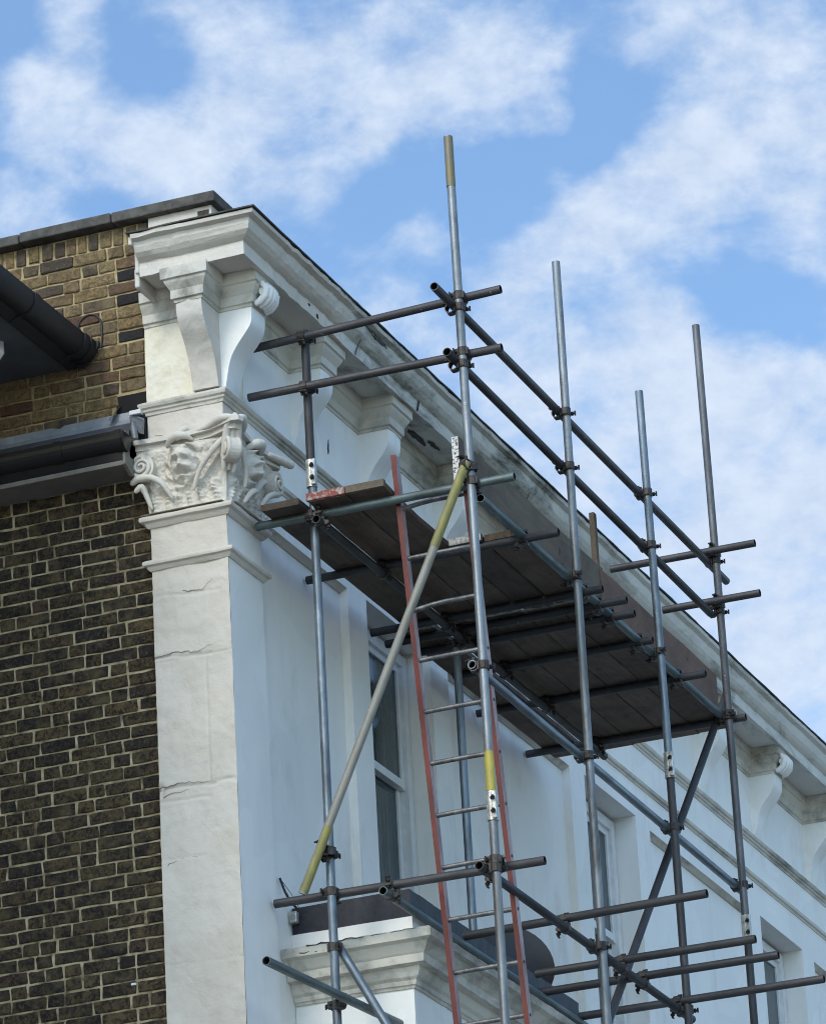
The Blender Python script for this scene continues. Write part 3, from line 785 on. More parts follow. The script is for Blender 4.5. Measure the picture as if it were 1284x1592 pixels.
crack([(.612, -.10, 8.806), (.612, -.30, 8.808), (.614, -.52, 8.806), (.611, -.74, 8.808)], .004)
crack([(.611, -.05, 8.775), (.611, -.20, 8.772), (.611, -.33, 8.775)], .0025)
crack([(.80, -.818, 8.806), (1.3, -.818, 8.808), (1.9, -.818, 8.806), (2.6, -.818, 8.808), (3.4, -.818, 8.806)], .004)
# -- carved capital
BELL = [(-.006, 11.18), (.004, 11.185), (.008, 11.26), (.014, 11.34), (.026, 11.42), (.048, 11.49), (.062, 11.53), (.062, 11.556), (-.006, 11.556)]
cap = sweep(PIL, BELL, .02, .003, 12, 4.0).build('capital', M_CAP, house, label='carved capital with masks, scrolls and leaves')
def worm(pts, rads, seg=12):
    P = [tuple(p) for p in pts]; n = 4; out = []; rr_ = []
    for i in range(len(P) - 1):
        p0 = P[max(i - 1, 0)]; p1 = P[i]; p2 = P[i + 1]; p3 = P[min(i + 2, len(P) - 1)]
        for j in range(n):
            t_ = j / n
            out.append(tuple(.5 * ((2 * p1[d]) + (-p0[d] + p2[d]) * t_ + (2 * p0[d] - 5 * p1[d] + 4 * p2[d] - p3[d]) * t_ * t_ + (-p0[d] + 3 * p1[d] - 3 * p2[d] + p3[d]) * t_ ** 3) for d in (0, 1, 2)))
            rr_.append((rads[i] * (1 - t_) + rads[i + 1] * t_) * (1 + .18 * mnoise.noise(Vector(out[-1]) * 60)))
    out.append(P[-1]); rr_.append(rads[-1])
    a = Vector(out[0]) - Vector(out[1]); b_ = Vector(out[-1]) - Vector(out[-2]); a.normalize(); b_.normalize()
    out = [tuple(Vector(out[0]) + a * rads[0] * .9), tuple(Vector(out[0]) + a * rads[0] * .6)] + out + [tuple(Vector(out[-1]) + b_ * rads[-1] * .6), tuple(Vector(out[-1]) + b_ * rads[-1] * .9)]
    rr_ = [rads[0] * .25, rads[0] * .75] + rr_ + [rads[-1] * .75, rads[-1] * .25]
    q = MB(); q.tube(out, rr_, seg); return q
def relief(face):
    def G(u, v, cx, cy, sx, sy, a, rot=0):
        dx, dy = u - cx, v - cy
        if rot:
            c, s_ = math.cos(rot), math.sin(rot); dx, dy = c * dx + s_ * dy, -s_ * dx + c * dy
        return a * math.exp(-(dx / sx) ** 2 - (dy / sy) ** 2)
    def H(u, v):   # u: 0..1 left to right across face width .455 m ; v: metres above 11.18
        x = u * .455; h = .006
        mx = .235 if face == 's' else .225
        my = .245
        # mask
        r2 = ((x - mx) / .088) ** 2 + ((v - my) / .105) ** 2
        if r2 < 1: h += .070 * (1 - r2) ** .55
        h += G(x, v, mx - .03, my + .040, .034, .015, .032, .3) + G(x, v, mx + .03, my + .040, .034, .015, .032, -.3)
        h += G(x, v, mx - .028, my + .018, .014, .008, -.009) + G(x, v, mx + .028, my + .018, .014, .008, -.009)
        h += G(x, v, mx, my + .002, .014, .030, .030) + G(x, v, mx, my - .018, .022, .010, .014)
        h += G(x, v, mx - .034, my - .022, .018, .018, .016) + G(x, v, mx + .034, my - .022, .018, .018, .016)
        h += G(x, v, mx, my - .050, .034, .012, -.040) + G(x, v, mx, my - .064, .026, .010, .016)
        # hair and beard locks round the mask
        ang = math.atan2(v - my, x - mx); rr = math.sqrt(r2)
        if .85 < rr < 1.45: h += .024 * (1 - abs(rr - 1.15) / .32) * (.55 + .6 * math.sin(ang * 7 + 2 * math.sin(rr * 6)))
        h += G(x, v, mx, my + .125, .05, .018, .040) + G(x, v, mx - .05, my + .10, .022, .016, .030) + G(x, v, mx + .05, my + .10, .022, .016, .030)
        # acanthus leaves below
        for lx, lt, ls in ((.05, -.35, 1), (.12, -.18, .9), (.185, -.05, .8), (.245, .08, .8), (.31, .22, .9), (.40, .3, 1)):
            h += G(x, v, lx, .075, .016 * ls, .055, .017, lt) * (1 + .35 * math.sin(v * 260 + lx * 40))
            h += G(x, v, lx + .02 * lt, .135, .020 * ls, .016, .018, lt)
        for rx, ry in ((.325, .075), (.385, .105), (.345, .13), (.09, .155)):
            d = math.hypot(x - rx, v - ry)
            if d < .026: h += .014 * math.cos(d / .026 * 1.5) * (1 + .3 * math.sin(5 * math.atan2(v - ry, x - rx)))
        # tendrils
        tv = .12 + .16 * ((x - .30) / .15) if x > .30 else None
        if tv is not None: h += .018 * math.exp(-((v - tv) / .012) ** 2)
        tv = .17 - .10 * (x / .20) if x < .20 else None
        if tv is not None: h += .016 * math.exp(-((v - tv) / .013) ** 2)
        h += .008 * mnoise.noise(Vector((x * 38, v * 38, 7 if face == 's' else 11))) + .004 * mnoise.noise(Vector((x * 90, v * 90, 3)))
        edge = min(1, x / .02, (.455 - x) / .02, v / .02, (.37 - v) / .02)
        return h * max(0, edge)
    return H
def bell_o(z_):
    for (o0, z0), (o1, z1) in zip(BELL[1:-2], BELL[2:-1]):
        if z0 <= z_ <= z1: return o0 + (o1 - o0) * (z_ - z0) / (z1 - z0)
    return .06
for face in ('s', 'f'):
    H = relief(face); nu, nv = 120, 100; vs = []
    for j in range(nv + 1):
        z_ = 11.182 + .372 * j / nv
        for i in range(nu + 1):
            u = i / nu; h = H(u, .372 * j / nv) + bell_o(z_) + .001
            vs.append((-h, .455 - u * .455, z_) if face == 's' else (u * .455, -h, z_))
    fs = [(j * (nu + 1) + i, j * (nu + 1) + i + 1, (j + 1) * (nu + 1) + i + 1, (j + 1) * (nu + 1) + i) for j in range(nv) for i in range(nu)]
    MB().add(vs, fs, 0, True).build('mask_carving', M_CAP, cap)
def spiral(c, a1, a2, r0, turns, r_tube, hand=1, start=0, n=60):
    c, a1, a2 = Vector(c), Vector(a1), Vector(a2); nr = a1.cross(a2)
    pts = []; rd = []
    for k in range(n + 1):
        t_ = k / n; r_ = r0 * (1 - .86 * t_); th = start + hand * turns * 2 * math.pi * t_
        pts.append(c + a1 * (r_ * math.cos(th)) + a2 * (r_ * math.sin(th)) + nr * (.018 * t_)); rd.append(r_tube * (1 - .45 * t_))
    return pts, rd
for (c, a1, a2, hand, start) in (
        ((-.085, .462, 11.452), (0, -1, 0), (0, 0, 1), 1, math.pi * .5),
        ((.530, -.085, 11.462), (1, 0, 0), (0, 0, 1), -1, math.pi * .5)):
    g = MB(); p, rd = spiral(c, a1, a2, .066, 2.2, .0125, hand, start); g.tube(p, rd, 8)
    c = Vector(c); a1 = Vector(a1); a2 = Vector(a2)
    nr = a1.cross(a2)
    base = [c + (a1 * math.cos(t_) + a2 * math.sin(t_)) * .074 for t_ in [2 * math.pi * k / 24 for k in range(24)]]
    inn = -nr if nr.dot(c - Vector((.25, .25, c.z))) > 0 else nr
    vs = base + [b_ + inn * .07 for b_ in base]
    g.add(vs, [tuple(range(24)), tuple(range(24, 48))[::-1]] + [(k, (k + 1) % 24, 24 + (k + 1) % 24, 24 + k) for k in range(24)], 0)
    g.build('volute', M_CAP, cap)
# corner volutes on the mitre
g = MB()
dg = Vector((-1, -1, 0)).normalized(); up_ = Vector((0, 0, 1))
for sgn in (1, -1):
    nrm_ = Vector((-1, 1, 0)).normalized() * sgn
    c = dg * .098 + Vector((0, 0, 11.455)) + nrm_ * .028
    p, rd = spiral(c, dg if sgn > 0 else -dg, up_, .068, 2.1, .014, -sgn if sgn > 0 else 1, math.pi * .6 if sgn > 0 else math.pi * .4)
    g.tube(p, rd, 8)
c0 = dg * .098 + Vector((0, 0, 11.455))
nrm_ = Vector((-1, 1, 0)).normalized()
ring = [c0 + (dg * math.cos(t_) + up_ * math.sin(t_)) * .070 for t_ in [2 * math.pi * k / 24 for k in range(24)]]
g.add([q + nrm_ * .028 for q in ring] + [q - nrm_ * .028 for q in ring], [tuple(range(24)), tuple(range(24, 48))[::-1]] + [(k, (k + 1) % 24, 24 + (k + 1) % 24, 24 + k) for k in range(24)])
g.build('corner_volute', M_CAP, cap)
# leaf curling up over the corner of the abacus, stems rising to the volutes
g = MB()
leaf = [(.045, 11.36), (.085, 11.44), (.115, 11.53), (.145, 11.60), (.185, 11.625), (.205, 11.605)]
for lane in (-.026, 0, .026):
    g.tube([dg * o + nrm_ * lane * (1.4 - .5 * abs(o - .1) / .1) + Vector((0, 0, z_ - abs(lane) * .5)) for o, z_ in leaf], [.012, .020, .022, .022, .019, .010], 10)
g.build('corner_leaf', M_CAP, cap)
for pts, rads in (([(-.07, .16, 11.27), (-.085, .12, 11.36), (-.095, .07, 11.42), (-.10, .02, 11.47), (-.09, -.03, 11.52)], [.010, .014, .016, .018, .016]),
                  ([(-.05, .30, 11.25), (-.085, .34, 11.33), (-.095, .40, 11.375), (-.09, .48, 11.385), (-.08, .52, 11.37)], [.010, .016, .018, .022, .016]),
                  ([(-.04, .43, 11.22), (-.055, .45, 11.29), (-.075, .47, 11.34), (-.08, .50, 11.32)], [.010, .016, .020, .014]),
                  ([(.10, -.07, 11.30), (.09, -.085, 11.36), (.05, -.095, 11.43), (.0, -.10, 11.48)], [.010, .014, .016, .016]),
                  ([(.33, -.07, 11.27), (.38, -.085, 11.33), (.45, -.095, 11.37), (.52, -.09, 11.39)], [.012, .016, .018, .014]),
                  ([(.40, -.06, 11.22), (.42, -.085, 11.27), (.44, -.095, 11.29), (.465, -.09, 11.27)], [.012, .016, .018, .012]),
                  ([(.14, -.05, 11.23), (.16, -.08, 11.28), (.20, -.09, 11.30), (.22, -.08, 11.27)], [.012, .018, .018, .012])):
    worm(pts, rads).build('stem_carving', M_CAP, cap)
# abacus with hollowed sides and horned corners
def horn_path():
    P = []
    A = [(.04, .50), (-.075, .505), (-.062, .40), (-.055, .22), (-.075, .05), (-.135, -.09), (-.125, -.125), (-.09, -.135), (.05, -.075), (.225, -.055), (.40, -.062), (.545, -.10), (.575, -.075), (.50, .02)]
    return A
pl = horn_path()
for nm, z0, z1, s_ in (('abacus', 11.556, 11.585, 1.0), ('abacus', 11.585, 11.612, 1.10)):
    g = MB(); c = (.22, .22)
    poly = [(c[0] + (x - c[0]) * s_ if x < .3 else x, c[1] + (y - c[1]) * s_ if y < .3 else y) for x, y in pl] + [(.3, .3), (.04, .3)]
    g.prism(poly, 'z', z0, z1); g.build(nm, M_CAP, cap)
for pts, rads in (([(.42, -.085, 11.598), (.52, -.115, 11.596), (.60, -.14, 11.590)], [.018, .024, .024]),
                  ([(.05, -.09, 11.60), (.0, -.12, 11.612), (-.075, -.148, 11.622), (-.125, -.150, 11.608)], [.012, .022, .026, .016]),
                  ([(-.085, .12, 11.60), (-.10, .04, 11.610), (-.14, -.05, 11.622), (-.15, -.12, 11.610)], [.010, .020, .026, .016])):
    worm(pts, rads).build('abacus_horn', M_CAP, cap)
for pts, rads in (([(-.07, .31, 11.555), (-.09, .28, 11.578), (-.10, .235, 11.59), (-.09, .19, 11.585), (-.07, .16, 11.565)], [.010, .020, .024, .020, .010]),
                  ([(-.06, .25, 11.59), (-.08, .225, 11.615), (-.075, .20, 11.63), (-.05, .18, 11.625)], [.014, .020, .020, .012]),
                  ([(.15, -.07, 11.545), (.19, -.10, 11.575), (.235, -.12, 11.59), (.28, -.10, 11.575), (.32, -.07, 11.55)], [.012, .024, .032, .024, .012])):
    worm(pts, rads).build('abacus_flower', M_CAP, cap)

# -- canted bay top below the first window
bay = MB(); BX0, BX1, BY = .79, 4.15, -.638
bay.box(BX0, BX1, BY, .049, 0, 8.56)
bayo = bay.build('bay_window_top', M_WALL, house, label='projecting bay with stained cornice and dark lead upstand')
BP = [(BX0, .05), (BX0, BY), (BX1, BY), (BX1, .05)]
pr = [(-.01, 8.535), (.008, 8.535), (.014, 8.550), (.022, 8.552), (.028, 8.575), (.045, 8.590), (.055, 8.612), (.060, 8.640), (.105, 8.646), (.108, 8.690), (.118, 8.700), (.150, 8.745), (.178, 8.758), (.182, 8.800), (.168, 8.814), (-.01, 8.822)]
sweep(BP, pr, .03, .0035, 10, 6.0).build('bay_cornice', M_TRIM, bayo)
sweep(BP, [(-.01, 8.815), (.02, 8.815), (.018, 8.93), (-.01, 8.932)], .05, .002, 8, 2.0).build('blocking_course', M_WALL, bayo)
g = MB()
sweep([(BX0, .045), (BX0, BY), (3.42, BY), (3.42, .0)], [(-.015, 8.928), (.004, 8.928), (.008, 9.085), (-.03, 9.087), (-.034, 8.96)], .05, .004, 8, 2.0, 0, g)
g.build('lead_upstand', M_LEADD, bayo)
g = MB(); g.box(BX0 + .02, BX1 - .02, BY + .02, .04, 8.80, 8.95); g.build('bay_roof', M_LEADD, bayo)
g = MB(); g.bevbox(3.425, 3.46, BY - .012, BY + .05, 8.94, 9.09, .004); g.build('pale_end_clip', M_COUPL, bayo)
g = MB(); g.bevbox(.735, .775, .0, .05, 8.99, 9.055, .006); g.build('wall_clip', M_COUPL, house)
g = MB(); g.tube([(.62, .04, 9.215), (.635, .02, 9.14), (.66, .0, 9.085), (.72, -.02, 9.05)], .0065, 6); g.tube([(.62, .04, 9.215), (.74, .03, 9.16), (.90, .04, 9.10)], .0018, 5)
g.build('wire_hook', M_WIRE, house)

# ================================================================== LOW ROOF EDGE AGAINST THE BRICK WALL
low = empty('low_roof_edge', (-.1, 1.6, 11.44), 'black plastic gutter below grey lead flashing on the side wall', 'gutter')
Y0g, Y1g = .47, 2.3
g = MB(); g.prism([(.026, 11.845), (.022, 11.845), (.018, 11.80), (-.02, 11.74), (-.15, 11.665), (-.15, 11.655), (-.02, 11.728), (.026, 11.79)], 'y', .56, Y1g)
g.build('lead_flashing', M_LEAD, low)
g = MB(); g.prism([(.026, 11.79), (-.15, 11.655), (-.15, 11.50), (.026, 11.50)], 'y', .50, Y1g); g.build('roof_edge', M_SLATE, low)
prg = [(-.135 + .0, 11.63)] + [(-.205 + .062 * math.cos(a), 11.618 - .092 * math.sin(a)) for a in [math.pi * k / 12 for k in range(13)]] + [(-.262, 11.618), (-.205 - .054, 11.612)] + [(-.205 - .054 * math.cos(a), 11.612 - .080 * math.sin(a)) for a in [math.pi * k / 12 for k in range(1, 12)]]
g = MB()
outer = [(-.205 + .066 * math.cos(a), 11.618 - .105 * math.sin(a)) for a in [math.pi * k / 14 for k in range(15)]]
inner = [(-.205 + .060 * math.cos(a), 11.618 - .098 * math.sin(a)) for a in [math.pi * k / 14 for k in range(14, -1, -1)]]
g.prism(outer + inner, 'y', Y0g + .03, Y1g)
g.build('gutter', M_PVC, low)
for yj, wd in ((.50, .035), (.86, .045), (1.70, .045)):
    g = MB(); o2 = [(-.205 + .072 * math.cos(a), 11.620 - .112 * math.sin(a)) for a in [math.pi * k / 14 for k in range(15)]]
    i2 = [(-.205 + .0665 * math.cos(a), 11.620 - .1055 * math.sin(a)) for a in [math.pi * k / 14 for k in range(14, -1, -1)]]
    g.prism(o2 + i2, 'y', yj, yj + wd); g.build('gutter_joint', M_PVC, low)
g = MB(); g.prism([(-.205 + .066 * math.cos(a), 11.618 - .105 * math.sin(a)) for a in [math.pi * k / 14 for k in range(15)]], 'y', Y0g + .02, Y0g + .03); g.build('gutter_end_cap', M_PVC, low)
g = MB(); g.box(-.150, -.132, .52, Y1g, 11.47, 11.66); g.build('fascia', M_SOFFIT, low)
g = MB(); g.box(-.205, .028, .52, Y1g, 11.442, 11.458); g.build('soffit', M_SOFFIT, low)
g = MB(); g.box(-.212, -.206, .52, Y1g, 11.436, 11.462); g.build('fascia_lip', M_SOFFIT, low)
g = MB(); g.box(-.214, -.206, .515, Y1g, 11.464, 11.56); g.build('gutter_board', M_PVC, low)
g = MB(); g.prism([(-.21, 11.60), (-.21, 11.44), (-.12, 11.40), (.02, 11.40), (.02, 11.6)], 'y', .50, .519); g.build('end_board', M_SOFFIT, low)
# bent lead flaps
g = MB(); g.add([(-.02, .53, 11.80), (-.14, .50, 11.73), (-.17, .43, 11.62), (-.05, .455, 11.66), (-.02, .462, 11.76)], [(0, 1, 2, 3, 4)])
g.add([(-.026, .53, 11.806), (-.146, .50, 11.736), (-.176, .43, 11.626), (-.056, .455, 11.666), (-.026, .462, 11.766)], [(4, 3, 2, 1, 0)])
g.tube([(-.16, .47, 11.70), (-.185, .455, 11.64), (-.19, .445, 11.58)], [.014, .020, .016], 8)
g.build('lead_flap', M_LEADM, low)
g = MB(); g.add([(.02, .62, 11.90), (-.03, .645, 11.83), (-.05, .66, 11.80), (-.01, .69, 11.80), (.024, .66, 11.87)], [(0, 1, 2, 3, 4)]); g.add([(.026, .62, 11.90), (-.024, .645, 11.826), (-.044, .66, 11.796), (-.004, .69, 11.796), (.028, .66, 11.866)], [(4, 3, 2, 1, 0)])
g.build('lead_flap', M_LEADM, low)
g = MB(); g.bevbox(-.045, .0, .475, .545, 11.795, 11.822, .004); g.build('white_offcut', M_FRAME, low)
g = MB(); g.box(-.02, .024, .462, .53, 11.46, 11.79); g.build('gap_filler', M_VOID, low)

# ================================================================== NEIGHBOURING HOUSE (only its eaves show)
nb = empty('neighbouring_house', (-4, 4, 0), 'neighbouring house eaves with blue-black gutter at left edge', 'building')
EY = .912; ZS = 12.178
g = MB(); g.box(-8, .018, EY + .022, 4.0, ZS, ZS + .012); g.build('soffit', M_SOFD, nb)
g = MB(); g.box(-8, .0, EY, EY + .020, ZS - .012, ZS + .13); g.build('fascia', M_PVCB, nb)
def ogee(o=0):
    return [(EY - .002, 12.150 - o)] + [(EY - .082 - (.080 + o) * math.cos(a), 12.262 - (.085 + o) * math.sin(a)) for a in [math.pi / 2 + .25 - (math.pi / 2 + .25) * k / 12 for k in range(13)]] + [(EY - .162 - o, 12.292), (EY - .154, 12.292)] + [(EY - .082 - .072 * math.cos(a), 12.262 - .077 * math.sin(a)) for a in [(math.pi / 2) * k / 10 for k in range(11)]] + [(EY - .002, 12.165)]
    return [(EY - .002, 12.165 - o), (EY - .075, 12.160 - o), (EY - .115 - o, 12.178), (EY - .140 - o, 12.205), (EY - .165 - o, 12.235), (EY - .180 - o, 12.262), (EY - .182 - o, 12.285), (EY - .174, 12.285), (EY - .160, 12.240), (EY - .10, 12.175), (EY - .002, 12.175)]
g = MB(); g.prism(ogee(), 'x', -8, -.03); g.build('gutter', M_PVCB, nb)
for xj, w_ in ((-.16, .05), (-.08, .05), (-.78, .06), (-2.6, .06)):
    g = MB(); g.prism(ogee(.009), 'x', xj, xj + w_); g.build('gutter_joint', M_PVCB, nb)
g = MB(); g.prism([(EY - .002, 12.16), (EY - .09, 12.155), (EY - .15, 12.20), (EY - .186, 12.262), (EY - .188, 12.29), (EY - .002, 12.30)], 'x', -.03, -.012); g.build('gutter_end_cap', M_PVCB, nb)
g = MB(); g.prism([(EY - .12, 12.288), (4.2, 14.0), (7.5, 12.29), (7.5, 12.25), (4.2, 13.96), (EY - .12, 12.262)], 'x', -8, -.02); g.build('roof', M_SLATE, nb)
g = MB(); g.box(-7.8, -.02, 4.0, 7.2, 0, 12.18); g.build('wall', M_BR_LO, nb)
g = MB(); g.tube([(-.50, 1.11, 12.18), (-.50, 1.11, 12.12), (-.50, 1.14, 12.08)], [.028, .030, .026], 12); g.build('vent_stub', M_FRAME, nb)

# ================================================================== SCAFFOLD
sc = empty('scaffold', (2.4, -.9, 0), 'steel tube scaffold clamped along the white street front', 'scaffold')
TR = .0242
def pole(name, a, b_, mat, parent=sc, label=None, r=TR, seg=20):
    a, b_ = Vector(a), Vector(b_); d = b_ - a; L = d.length
    mb = MB(); ri = r * .83
    cs = [(math.cos(2 * math.pi * k / seg), math.sin(2 * math.pi * k / seg)) for k in range(seg)]
    vs = []
    nr = max(2, int(L / .35))
    ph = (a.x * 13.7 + a.y * 7.1 + a.z * 3.3)
    for i in range(nr + 1):
        zc = L * i / nr
        ox = .0015 * math.sin(zc * 1.3 + ph) ; oy = .0012 * math.cos(zc * 1.7 + ph)
        vs += [(c * r + ox, s_ * r + oy, zc) for c, s_ in cs]
    fs = [(i * seg + k, i * seg + (k + 1) % seg, (i + 1) * seg + (k + 1) % seg, (i + 1) * seg + k) for i in range(nr) for k in range(seg)]
    mb.add(vs, fs, 0, True)
    for z_, base, sg in ((0, 0, 1), (L, nr * seg, -1)):
        rim = vs[base:base + seg]
        inn = [(x * .83, y * .83, z_) for x, y, _ in rim]; dp = [(x * .83, y * .83, z_ + sg * .09) for x, y, _ in rim]
        mb.add(rim + inn, [(k, (k + 1) % seg, seg + (k + 1) % seg, seg + k) for k in range(seg)], 0)
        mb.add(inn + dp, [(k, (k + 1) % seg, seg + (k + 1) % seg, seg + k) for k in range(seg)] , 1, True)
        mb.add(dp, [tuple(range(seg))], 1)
    mtx = Matrix.Translation(a) @ d.to_track_quat('Z', 'X').to_matrix().to_4x4()
    return mb.build(name, [mat, M_TUBE_IN], parent, label, mat=mtx)
def band(parent, a, b_, mat, r=TR + .0006):
    a, b_ = Vector(a), Vector(b_)
    mb = MB(); mb.tube([a, (a + b_) / 2, b_], r, 20, 0, False)
    return mb.build('paint_band', mat, parent)
def couple_mesh(kind, mat):
    mb = MB(); seg = 14
    def ring(axis, c, w, r0, r1):
        vs = []
        for s_ in (-w / 2, w / 2):
            for r_ in (r0, r1):
                for k in range(seg):
                    th = 2 * math.pi * k / seg
                    p, q = r_ * math.cos(th), r_ * math.sin(th)
                    vs.append((c[0] + s_, c[1] + p, c[2] + q) if axis == 'x' else (c[0] + p, c[1] + s_, c[2] + q))
        n = seg; fs = []
        for k in range(n):
            k2 = (k + 1) % n
            fs += [(n + k, n + k2, 3 * n + k2, 3 * n + k), (k, k2, n + k2, n + k), (2 * n + k, 2 * n + k2, 3 * n + k2, 3 * n + k)]
        mb.add(vs, fs)
    d = .0505
    ring('x', (0, 0, 0), .046, TR + .0005, TR + .0062); ring('y', (0, 0, d), .046, TR + .0005, TR + .0062)
    mb.bevbox(-.026, .026, -.026, .026, .018, .033, .004)
    for sy in (-1, 1):
        mb.bevbox(-.021, .021, sy * .026 - .007, sy * .026 + .012 * (1 if sy > 0 else 0) + .004, -.018, .010, .003)
        mb.bevbox(sy * .027 - .006, sy * .027 + .006, -.020, .020, d - .012, d + .018, .003)
    mb.bevbox(-.019, .019, .024, .050, -.010, .006, .003)       # flap lugs
    mb.bevbox(.024, .050, -.019, .019, d - .006, d + .010, .003)
    me_o = mb
    me = bpy.data.meshes.new('coupler'); me.from_pydata(mb.v, [], mb.f); me.materials.append(mat)
    bm = bmesh.new(); bm.from_mesh(me); bmesh.ops.recalc_face_normals(bm, faces=bm.faces); bm.to_mesh(me); bm.free()
    b2 = MB()
    b2.tube([(0, .040, .014), (0, .040, -.046)], .0062, 8); b2.tube([(0, .040, -.020), (0, .040, -.033)], .0135, 6, smooth=False); b2.tube([(-.014, .040, -.044), (.014, .040, -.044)], .0055, 6)
    b3 = MB()
    b3.tube([(.040, 0, d - .016), (.040, 0, d + .046)], .0062, 8); b3.tube([(.040, 0, d + .020), (.040, 0, d + .033)], .0135, 6, smooth=False); b3.tube([(.040, -.014, d + .044), (.040, .014, d + .044)], .0055, 6)
    res = []
    for q in (b2, b3):
        mb2 = bpy.data.meshes.new('bolt'); mb2.from_pydata(q.v, [], q.f); mb2.materials.append(M_BOLT)
        bm = bmesh.new(); bm.from_mesh(mb2); bmesh.ops.recalc_face_normals(bm, faces=bm.faces); bm.to_mesh(mb2); bm.free()
        res.append(mb2)
    return me, res
CM, CB = couple_mesh(0, M_COUP)
CM2 = CM.copy(); CM2.materials.clear(); CM2.materials.append(M_COUPL)
def coupler(pa, a, pb, b_, flip=1, bright=False, label=None):
    """band round tube A (axis a through pa) and band round tube B (axis b_ through pb)"""
    pa, pb = Vector(pa), Vector(pb); X = Vector(a).normalized() * flip; Z = (pb - pa)
    Z = (Z - X * Z.dot(X)).normalized(); Y = Z.cross(X)
    mtx = Matrix(((X.x, Y.x, Z.x, pa.x), (X.y, Y.y, Z.y, pa.y), (X.z, Y.z, Z.z, pa.z), (0, 0, 0, 1)))
    o = mesh_obj('coupler', CM2 if bright else CM, sc, mtx, label)
    for q in CB: mesh_obj('bolt', q, o, mtx)
    return o
def sleeve(c, name='sleeve_coupler', mat=M_COUPL):
    mb = MB(); c = Vector(c)
    mb.tube([c - Vector((0, 0, .080)), c + Vector((0, 0, .080))], TR + .0065, 16)
    mb.bevbox(c.x - .040, c.x - .014, c.y - .036, c.y - .010, c.z - .076, c.z + .076, .004)
    o = mb.build(name, mat, sc)
    for dz in (-.036, .036):
        b2 = MB(); q = c + Vector((-.036, -.014, dz))
        b2.tube([q + Vector((-.022, -.012, 0)), q + Vector((.0, .0, 0))], .012, 6, smooth=False); b2.tube([q + Vector((-.034, -.020, 0)), q], .0055, 6)
        b2.build('bolt', M_BOLT, o)
    return o
X, Yv, Zv = (1, 0, 0), (0, 1, 0), (0, 0, 1)
# standards (uprights)
S1x, S1y = .255, -1.340
SLx, SLy = .345, -.368
OUT = -1.325
pole('standard', (S1x, S1y, 9.27), (S1x, S1y + .022, 13.21), T_GALV, label='tallest left outer upright with yellow paint at its tip')
pole('standard', (S1x + .012, S1y - .004, 0), (S1x, S1y, 9.268), T_GALV, label='bright lower length of the left outer upright')
sleeve((S1x, S1y, 9.285))
pole('standard', (SLx, SLy + .004, 0), (SLx, SLy, 11.385), T_BLUE)
pole('standard', (SLx, SLy, 11.387), (SLx, SLy, 12.262), T_DARK, label='short dark upright beside the corner pilaster')
sleeve((SLx, SLy, 11.40))
pole('standard', (1.90, OUT, 0), (1.945, OUT, 13.125), T_GALV)
pole('standard', (3.41, OUT, 0), (3.395, OUT, 10.42), T_BROWN)
pole('standard', (3.395, OUT, 10.422), (3.355, OUT, 12.83), T_BLUE)
sleeve((3.395, OUT, 10.43))
pole('standard', (4.72, OUT, 0), (4.695, OUT, 9.745), T_DARK)
pole('standard', (4.695, OUT, 9.747), (4.645, OUT, 13.775), T_GREY)
sleeve((4.695, OUT, 9.76))
pole('standard', (2.435, -.385, 8.952), (2.43, -.385, 11.10), T_BLUE, label='inner upright standing on the bay roof')
band(sc, (S1x, S1y + .022, 12.90), (S1x, S1y + .022, 13.205), T_OCH, TR + .0017)
band(sc, (S1x, S1y + .001, 9.37), (S1x, S1y + .001, 9.59), T_YEL2, TR + .0014)
# guard rails and ledgers (along the front)
IN = -1.2765
pole('guard_rail', (-.03, IN - .012, 12.188), (5.02, IN, 12.151), T_BROWN, label='top guard rail of the scaffold')
pole('guard_rail', (.11, IN - .012, 11.852), (4.62, IN, 11.803), T_DARK, label='lower guard rail of the scaffold')
pole('ledger', (.54, IN, 11.148), (4.74, IN, 11.140), T_GREEN, label='greenish ledger under the outer edge of the boards')
pole('ledger', (.23, IN - .006, 10.082), (4.86, IN, 10.036), T_BLUE)
pole('ledger', (.16, IN - .006, 8.945), (3.62, IN, 8.935), T_DARK)
pole('ledger', (.22, -.432, 11.080), (4.86, -.432, 11.075), T_DARK)
pole('ledger', (.28, -.690, 8.935), (3.42, -.690, 8.930), T_GREEN, label='greenish tube running over the bay cornice')
# transoms (across, towards the wall)
for (x, z_, y0, y1, mt, x2, z2) in (
        (.300, 12.200, -.07, -1.555, T_BROWN, .300, 12.243), (.293, 11.908, -.035, -1.540, T_BROWN, .300, 11.896),
        (.300, 11.135, -.045, -1.566, T_GREEN, .300, 11.134), (1.19, 11.130, .035, -1.49, T_DARK, 1.19, 11.130),
        (2.17, 11.130, .045, -1.40, T_DARK, 2.16, 11.130), (2.40, 11.130, .045, -1.462, T_DARK, 2.40, 11.130),
        (2.62, 11.128, -.05, -1.43, T_DARK, 2.63, 11.128), (3.12, 11.130, -.10, -1.37, T_DARK, 3.12, 11.130),
        (3.84, 11.130, .03, -1.453, T_DARK, 3.85, 11.130), (4.73, 11.130, .04, -1.413, T_BROWN, 4.75, 11.130),
        (.395, 9.000, -.02, -1.565, T_BROWN, .395, 8.990), (1.49, 8.992, -.68, -2.115, T_DARK, 1.42, 8.990),
        (2.40, 8.990, -.76, -2.07, T_DARK, 2.40, 8.990), (2.77, 8.988, -.61, -2.085, T_DARK, 2.77, 8.988),
        (3.38, 8.988, -.66, -2.165, T_BROWN, 3.38, 8.988), (4.600, 12.212, -.65, -1.610, T_BROWN, 4.600, 12.205),
        (4.585, 11.866, -.98, -1.620, T_BROWN, 4.585, 11.862)):
    pole('transom', (x, y0, z_), (x2, y1, z2), mt)
